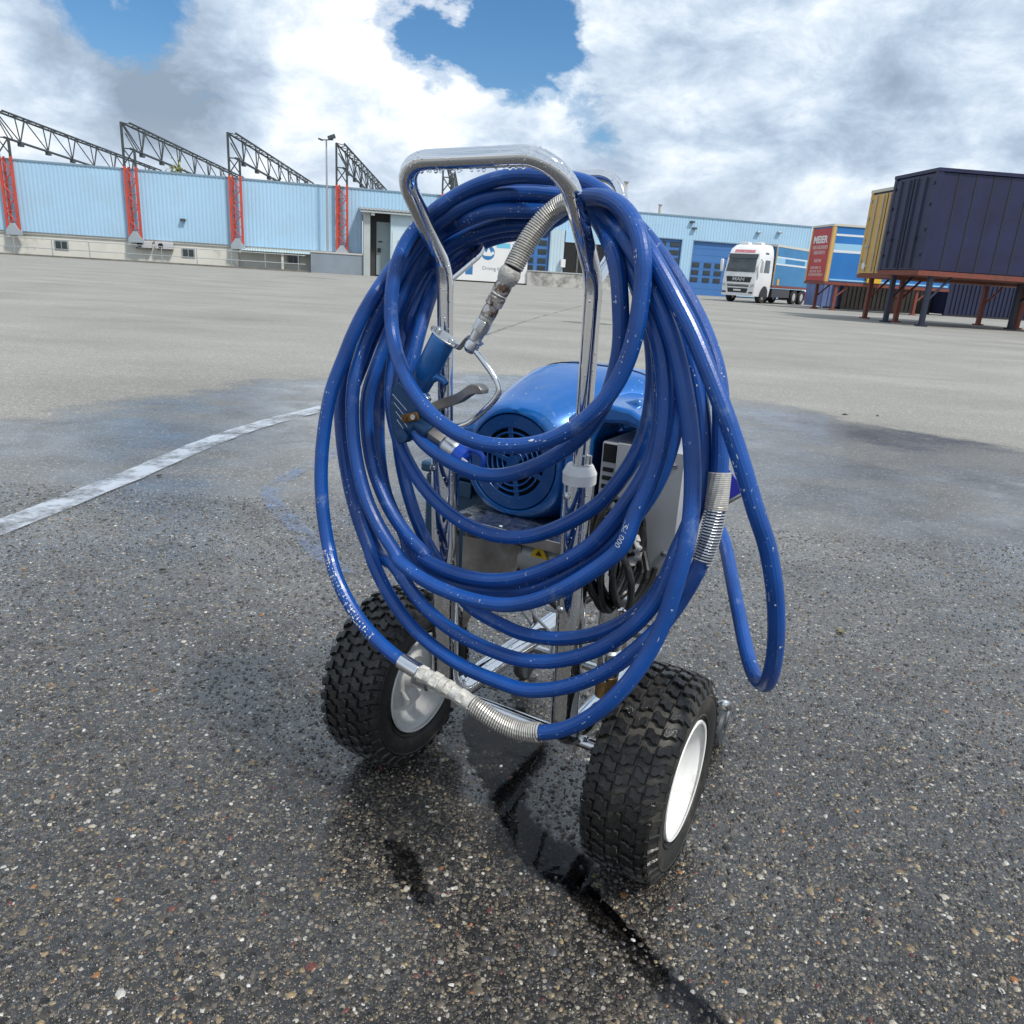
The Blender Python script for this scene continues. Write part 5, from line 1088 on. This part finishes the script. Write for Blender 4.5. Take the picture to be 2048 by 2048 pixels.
def helix(P, rad, turns, wire, m, name, open_from=1.0):
    n = int(turns*14); Q, L_ = resample(P, 400); f = np.linspace(0, 1, n)
    s = np.r_[0, np.cumsum(np.linalg.norm(np.diff(Q, axis=0), axis=1))]/L_
    c_ = np.stack([np.interp(f, s, Q[:, k]) for k in range(3)], 1)
    T = np.gradient(c_, axis=0); T /= np.linalg.norm(T, axis=1)[:, None]; nrm = np.cross(T[0], (0, 0, 1.)); nrm /= np.linalg.norm(nrm); pts = []
    for i in range(n):
        nrm = nrm-T[i]*np.dot(nrm, T[i]); nrm /= np.linalg.norm(nrm); b_ = np.cross(T[i], nrm); th = 2*math.pi*turns*f[i]
        pts.append(c_[i]+rad*(math.cos(th)*nrm+math.sin(th)*b_))
    return MB().tube(pts, wire, 6).build(name, m, ho, smooth=60, fixn=False)
# whip spring up to the handle
s1 = WHIP[-8:]; helix(catmull(s1, 6), .0120, 36, .00145, M_spring, 'spring_guard')
MB().tube(catmull(s1, 6), .0114, 16).build('spring_sleeve', pm('sleeve_grey', (.10, .095, .085), .6), ho, smooth=60)
# zinc spring on the coil's right side
i2a, i2b = COIL_I['s2']
s2 = COIL[i2a:i2b+1]; q2, _ = resample(catmull(s2, 6), 60)
helix(q2[:36], .0122, 18, .0011, M_springw, 'spring_guard'); helix(q2[35:], .0124, 20, .00135, M_spring, 'spring_guard')
# joint of two hoses at the lower left: ferrule, hex fittings, spring
c0, c1, c2, c3 = COIL_I['c']
def along(i, j, k=40): return resample(catmull(COIL[i:j+1], 6), k)[0]
fe = along(c0, c1); MB().tube(fe, [.0104]+[.0116]*38+[.0105], 24).build('ferrule', M_chrome2, ho, smooth=50)
fit = along(c1, c2, 60)
def hexpiece(P, r, name, m, seg=6): MB().tube(P, r, seg).build(name, m, ho, smooth=25, bevel=.0008)
hexpiece(fit[0:9], .0122, 'hex_nut', M_crust2); hexpiece(fit[8:17], .0108, 'fitting_neck', M_crust, 16); hexpiece(fit[15:25], .0132, 'hex_nut', M_crust2); hexpiece(fit[24:31], .0116, 'fitting_collar', M_crust, 20)
hexpiece(fit[30:38], .0126, 'hex_nut', M_crust2); hexpiece(fit[37:47], .0109, 'fitting_neck', M_crust, 16); hexpiece(fit[45:53], .0122, 'hex_nut', M_crust2); hexpiece(fit[51:60], .0114, 'fitting_collar', M_crust, 20)
sp3 = along(c2, c3, 80); helix(sp3, .0118, 30, .00135, M_spring, 'spring_guard'); MB().tube(sp3, .0111, 16).build('spring_sleeve', bpy.data.materials['sleeve_grey'], ho, smooth=60)
# printing along the hose, wrapped on its surface
M_print = pm('hose_print', (.55, .60, .68), .5)
def wrap_text(txt, P, size, toward, name='printing', m=M_print, flip=False):
    Q, L_ = resample(P, 200); s = np.linspace(0, L_, 200); T = np.gradient(Q, axis=0); T /= np.linalg.norm(T, axis=1)[:, None]
    cu = bpy.data.curves.new('t', 'FONT'); cu.body = txt; cu.size = size; cu.align_y = 'CENTER'; t = bpy.data.objects.new('t', cu); C.objects.link(t)
    dg = bpy.context.evaluated_depsgraph_get(); me = bpy.data.meshes.new_from_object(t.evaluated_get(dg)); bpy.data.objects.remove(t); bpy.data.curves.remove(cu)
    for v in me.vertices:
        x, y = (v.co.x, v.co.y) if not flip else (L_-v.co.x, -v.co.y)
        p = np.array([np.interp(x, s, Q[:, k]) for k in range(3)]); tt = np.array([np.interp(x, s, T[:, k]) for k in range(3)]); tt /= np.linalg.norm(tt)
        nn = np.array(toward)-tt*np.dot(toward, tt); nn /= np.linalg.norm(nn); bb = np.cross(nn, tt); a_ = y/HR
        q = p+(HR+.0003)*(math.cos(a_)*nn+math.sin(a_)*bb); v.co = q
    me.materials.clear(); me.materials.append(m); o = bpy.data.objects.new(name, me); C.objects.link(o); o.parent = ho; return o
ig = COIL_I['g']; wrap_text('000 PSI', COIL[ig-8:ig+8], .011, (-.3, -1, .2))
# worn white paint spots and scuffs on the hose
def scuffs(P, n, seed, lo, hi):
    r_ = np.random.default_rng(seed); mb = MB(); T = np.gradient(P, axis=0); T /= np.linalg.norm(T, axis=1)[:, None]
    for _ in range(n):
        if _ % 9 == 0: ctr_ = int(r_.integers(lo, hi)); spread = r_.uniform(1, 9); ofs = r_.normal(0, .7, 2)
        i = int(np.clip(ctr_+r_.normal(0, spread), lo, hi-1)); p = P[i]; t = T[i]; tow = np.array((-.35+ofs[0]+r_.normal(0, .22), -1, .25+ofs[1]+r_.normal(0, .22))); nn = tow-t*np.dot(tow, t); nn /= np.linalg.norm(nn); bb = np.cross(nn, t)
        ln = r_.lognormal(math.log(.0010), .75); wd = r_.lognormal(math.log(.0005), .5); k = 7; vs = []
        for j in range(k):
            a_ = 2*math.pi*j/k; x = ln*math.cos(a_)*r_.uniform(.5, 1); y = wd*math.sin(a_)*r_.uniform(.5, 1)/HR
            vs.append(p+t*x+(HR+.0004)*(math.cos(y)*nn+math.sin(y)*bb))
        mb.add(vs, [tuple(range(k))])
    return mb
M_speck = pm('paint_speck', (.58, .62, .68), .6)
o = scuffs(cp, 700, 3, 0, len(cp)).build('paint_specks', M_speck, ho, smooth=0, fixn=False); tag(o, kind='stuff')
o = scuffs(wp, 140, 4, 30, len(wp)-30).build('paint_specks', M_speck, ho, smooth=0, fixn=False); tag(o, kind='stuff')
o = scuffs(cp, 420, 5, (c0-13)*3, (c0-3)*3).build('paint_specks', pm('white_speck', (.78, .78, .76), .6), ho, smooth=0, fixn=False); tag(o, kind='stuff')
# ------------------------------------------------------------------ spray gun
M_gun = pm('gun_blue', (.010, .11, .34), .34, .1, var=.12, vscale=40, coat=.3, drops=.25, dropscale=260., flecks=.6, fleckscale=160.)
M_gunbody = pm('gun_body_blue', (.010, .055, .15), .42, .25, var=.2, vscale=50, flecks=.7, fleckscale=170.)
M_trig = pm('trigger_steel', (.30, .28, .26), .40, .9, var=.2, vscale=50)
M_lever = pm('brown_lever', (.17, .085, .028), .42, .6, var=.35, vscale=70)
M_tip = pm('tip_guard_blue', (.005, .06, .42), .42, var=.1, vscale=30)
gn = thing('spray_gun', 'blue airless spray gun with steel trigger hanging inside the hose coil', 'spray gun', MO, MR)
GV = -.150
def G3(u_, z, v=0.): return Vector((u_, GV+v, z))
hd = G3(-.072, .811); hb = G3(-.113, .740); ax = (hd-hb).normalized(); e1 = Vector((0, 1, 0))
MB().lathe([(.0115, -.012), (.0165, .0), (.0172, .02), (.0176, .05), (.0178, (hd-hb).length-.003), (.0168, (hd-hb).length)], hb, ax, 28, e1=e1).build('grip', M_gun, gn)
MB().tube([G3(-.104, .752), G3(-.092, .753), G3(-.080, .756), G3(-.070, .752), G3(-.066, .748)], [.012, .0075, .0055, .0052, .0045], 14).build('finger_hook', M_gun, gn)
mb = MB(); pl = ax.cross(e1)
mb.prism([(.021*math.cos(t)*(1.15 if abs(math.cos(t)) > .5 else 1), .0155*math.sin(t)) for t in np.linspace(0, 2*math.pi, 20, endpoint=False)], .0, .0028, lambda x, y, h: hd+pl*(-x)+e1*y+ax*h)
mb.build('end_plate', M_zinc, gn, bevel=.0006)
for k in (-1, 1): MB().lathe([(.0046, .0028), (.0046, .0062), (.004, .0068), (0, .0068)], hd+pl*(k*.0125), ax, 12).build('plate_bolt', M_zinc, gn)
st = fillet([G3(-.058, .803), G3(-.046, .7995), G3(-.033, .815), G3(-.026, .8125), G3(-.012, .808)], .004, 5)
MB().tube(st, .0035, 4, sx=2.2).build('guard_strap', M_zinc, gn)
MB().tube([G3(-.118, .735), G3(-.108, .728), G3(-.101, .722)], [.012, .0095, .009], 16).build('neck', M_gun, gn)
MB().tube([G3(-.108, .727), G3(-.098, .719)], [.0088, .0078], 14).build('packing_nut', M_zinc, gn)
mb = MB(); mb.prism([(-.152, .735), (-.140, .745), (-.118, .732), (-.108, .712), (-.110, .684), (-.126, .660), (-.138, .652), (-.149, .668), (-.156, .700)], -.014, .014, lambda x, z, h: G3(x, z, h)); mb.build('gun_body', M_gunbody, gn, bevel=.003)
# raised lines and lettering plate on the body
for i in range(4):
    a = G3(-.149+i*.003, .725-i*.012, -.0145); b_ = a+Vector((.026-i*.002, 0, -.020)); MB().tube([a, b_], .0004, 5).build('engraved_line', M_print, gn)
MB().box(G3(-.113, .697, -.019), (.030, .0035, .0125), Matrix.Rotation(R(-17), 3, 'Y')).build('trigger_arm', M_lever, gn, bevel=.002)
for x, z in ((-.1215, .6945), (-.106, .699)): MB().lathe([(.0042, 0), (.004, .0022), (.002, .0022), (.002, .001)], G3(x, z, -.021), (0, -1, 0), 12).build('pivot_screw', M_lever if x < -.11 else M_zinc, gn)
tp = catmull([G3(-.098, .708), G3(-.080, .716), G3(-.059, .7255), G3(-.040, .734), G3(-.022, .7465), G3(-.010, .7485), G3(-.002, .746)], 6)
w0 = np.interp(np.linspace(0, 1, len(tp)), [0, .2, .7, .88, 1], [.0062, .0075, .0075, .006, .003])
mb = MB(); vs = []; fs = []
for p, w_ in zip(tp, w0): vs += [p+np.array((0, -.010, w_*.9)), p+np.array((0, .010, w_*.9)), p+np.array((0, .009, -w_)), p+np.array((0, -.009, -w_))]
for i in range(len(tp)-1):
    for k in range(4): fs.append((i*4+k, i*4+(k+1) % 4, (i+1)*4+(k+1) % 4, (i+1)*4+k))
fs += [(3, 2, 1, 0), tuple((len(tp)-1)*4+k for k in range(4))]
mb.add(vs, fs).build('trigger', M_trig, gn, bevel=.001)
gd = catmull([G3(-.026, .803), G3(-.009, .788), G3(.008, .771), G3(.017, .759), G3(.0195, .748), G3(.012, .735), G3(-.005, .7175), G3(-.025, .700), G3(-.044, .692), G3(-.060, .694), G3(-.080, .690)], 6)
MB().tube(gd, .0042, 14).build('trigger_guard', M_chrome2, gn)
# nozzle end
nd_ = (G3(-.010, .6405)-G3(-.112, .688)).normalized(); n0 = G3(-.118, .690)
def nz(prof, name, m, seg=24, bev=0): return MB().lathe(prof, n0, nd_, seg).build(name, m, gn, bevel=bev)
nz([(.0135, 0), (.0135, .030), (.0115, .033)], 'diffuser_body', M_gunbody)
nz([(.0118, .033), (.0118, .056), (.0105, .058)], 'hex_nut', M_trig, 6, .0006)
nz([(.0125, .058), (.0150, .062), (.0155, .078), (.0145, .082)], 'retaining_nut', M_zinc, 24)
nz([(.0140, .082), (.0150, .086), (.0145, .098), (.008, .102)], 'tip_guard_base', M_tip)
for k in (-1, 1):
    e2 = nd_.cross(e1); c_ = n0+nd_*.094
    MB().tube(catmull([c_+e2*(k*.011), c_+e2*(k*.019)+nd_*.012, c_+e2*(k*.018)+nd_*.028, c_+e2*(k*.006)+nd_*.034], 5), .0036, 8).build('tip_guard_wing', M_tip, gn)
MB().box(n0+nd_*.104+Vector((0, -.012, 0)), (.010, .002, .008), Matrix.Rotation(R(24), 3, 'Y')).build('tip_label', M_wcap, gn)
MB().lathe([(.0, -.012), (.0055, -.012), (.0055, .012), (0, .012)], n0+nd_*.098+Vector((.0, -.006, -.012)), (0, 0, 1), 12).build('tip_key', M_tip, gn)
MB().lathe([(.010, 0), (.010, .004), (0, .005)], G3(-.128, .668, -.016), (0, -1, 0), 16).build('adjust_ring', M_gunbody, gn)
# swivel and rusty couplings up to the whip hose
sw0 = G3(-.027, .804); sw1 = Vector(WHIP[-1]); da = (sw1-sw0); LL = da.length; da.normalize()
def cpl(a, b_, r, name, m, seg=20, bev=0): MB().lathe([(r[0], a*LL), (r[1], b_*LL)] if len(r) == 2 else [(q, (a+(b_-a)*i/(len(r)-1))*LL) for i, q in enumerate(r)], sw0, da, seg).build(name, m, gn, bevel=bev, smooth=40)
MB().lathe([(0, -.010), (.006, -.009), (.0098, -.004), (.0105, .002), (.009, .008), (.006, .010)], sw0, da, 20).build('swivel_ball', M_zinc, gn)
cpl(.08, .20, (.0082, .0092), 'swivel_neck', M_zinc)
cpl(.20, .34, (.0112, .0115, .0108), 'swivel_nut', M_zinc, 8, .0006)
cpl(.345, .385, (.0100, .0100), 'collar', M_crust)
cpl(.385, .53, (.0100, .0106, .0106, .0095), 'rusty_nipple', M_rusty, 16)
cpl(.535, .65, (.0122, .0122), 'hex_nut', M_rusty, 6, .0008)
cpl(.655, .70, (.0100, .0118, .0100), 'collar', M_crust)
cpl(.70, .82, (.0116, .0118, .0110), 'crimp_ferrule', M_rusty, 12)
cpl(.825, 1.0, (.0122, .0142, .0146, .0118), 'end_ferrule', M_crust, 24)
# ------------------------------------------------------------------ power cord hung on the right tube
pc = thing('power_cord', 'black power cord coiled and hung beside the right cart tube', 'power cord', MO, MR)
pts = []; turns = 9
for i in range(turns*26):
    t = i/26*2*math.pi; f = i/(turns*26); k = int(i/26)
    uu = .160+(-.030+.060*f)+.013*math.cos(t+.5*math.sin(k*1.9))+.009*math.sin(k*2.1+t*.5); vv = -.022+.036*math.cos(t)*(1+.1*math.sin(k*1.7))+.006*math.sin(k*3.3); zz = .510+(.074+.011*math.sin(k*2.7))*math.sin(t)-.012*abs(f-.5)+.004*math.sin(t*3+k)
    pinch = 1-.45*max(0, -math.sin(t))**2; pts.append((.166+(uu-.166)*pinch, vv, zz))
MB().tube(catmull(pts, 2), .0050, 10).build('cable', M_cable, pc, smooth=60, fixn=False)
MB().tube(catmull([(.185, -.062, .53), (.205, -.07, .50), (.205, -.062, .46), (.197, -.055, .43), (.190, -.058, .425)], 6), .0052, 10).build('cable_end', M_cable, pc)
MB().tube(fillet([(.190, -.058, .41), (.190, -.066, .445), (.198, -.066, .452), (.203, -.060, .44), (.203, -.058, .40), (.200, -.05, .345)], .006, 5), .0032, 8).build('hanger_hook', M_chrome2, pc)
mb = MB(); vs = []; n = 12; rt = np.random.default_rng(21)
for i in range(n+1):
    f = i/n; j1, j2 = rt.normal(0, .0022, 2)
    vs += [(.200+.006*math.sin(f*5)+j1, -.066-.004*math.sin(f*7), .566-.052*f), (.200+(.004+.009*math.sin(f*3.1))+j2, -.062+.003*math.sin(f*9), .562-.044*f+j1)]
mb.add(vs, [(2*i, 2*i+1, 2*i+3, 2*i+2) for i in range(n)]); o = mb.build('plastic_tag', pm('clear_tag', (.42, .42, .41), .25, var=.5, vscale=90, bump=.6, bscale=300), pc); md = o.modifiers.new('thick', 'SOLIDIFY'); md.thickness = .0008
# ------------------------------------------------------------------ bits of leaf lying on the asphalt
def dead_leaf(x, y, s_, col, label, rz):
    mb = MB(); k = 10; top = []; r_ = np.random.default_rng(int(abs(x*1000)))
    for j in range(k):
        a_ = 2*math.pi*j/k; q = s_*(1 if j % 2 else .72)*r_.uniform(.85, 1.1); top.append((q*math.cos(a_)*1.3, q*math.sin(a_)*.6, .004+.35*s_*abs(math.sin(a_))*r_.uniform(.4, 1)))
    vs = top+[(p[0]*.98, p[1]*.98, p[2]-.0012) for p in top]+[(0, 0, .0035), (0, 0, .0022)]
    fs = [(j, (j+1) % k, 2*k) for j in range(k)]+[(k+(j+1) % k, k+j, 2*k+1) for j in range(k)]+[(j, k+j, k+(j+1) % k, (j+1) % k) for j in range(k)]
    t = thing('dead_leaf', label, 'leaf', (x, y, 0), rz); mb.add(vs, fs).build('blade', pm('leaf_'+str(int(abs(x*100))), col, .6, var=.4, vscale=60), t)
    MB().tube([(s_*1.2, 0, .004), (s_*1.9, s_*.2, .003)], .0008, 5).build('stalk', bpy.data.materials['leaf_'+str(int(abs(x*100)))], t)
dead_leaf(-1.022, 2.081, .010, (.02, .018, .014), 'small dark crumpled leaf on wet asphalt left of the machine', .4)
dead_leaf(-1.49, 3.075, .012, (.025, .022, .016), 'tiny dark leaf lying beside the white painted line', 1.2)
dead_leaf(.935, 1.947, .014, (.20, .17, .07), 'yellowish curled leaf on asphalt right of the machine', 2.0)
dead_leaf(2.56, 5.98, .022, (.02, .02, .018), 'dark leaf near the drying edge at the right, nearer the hose', .2)
dead_leaf(2.84, 6.03, .020, (.02, .02, .018), 'dark leaf near the drying edge at the right, farther from the hose', .9)
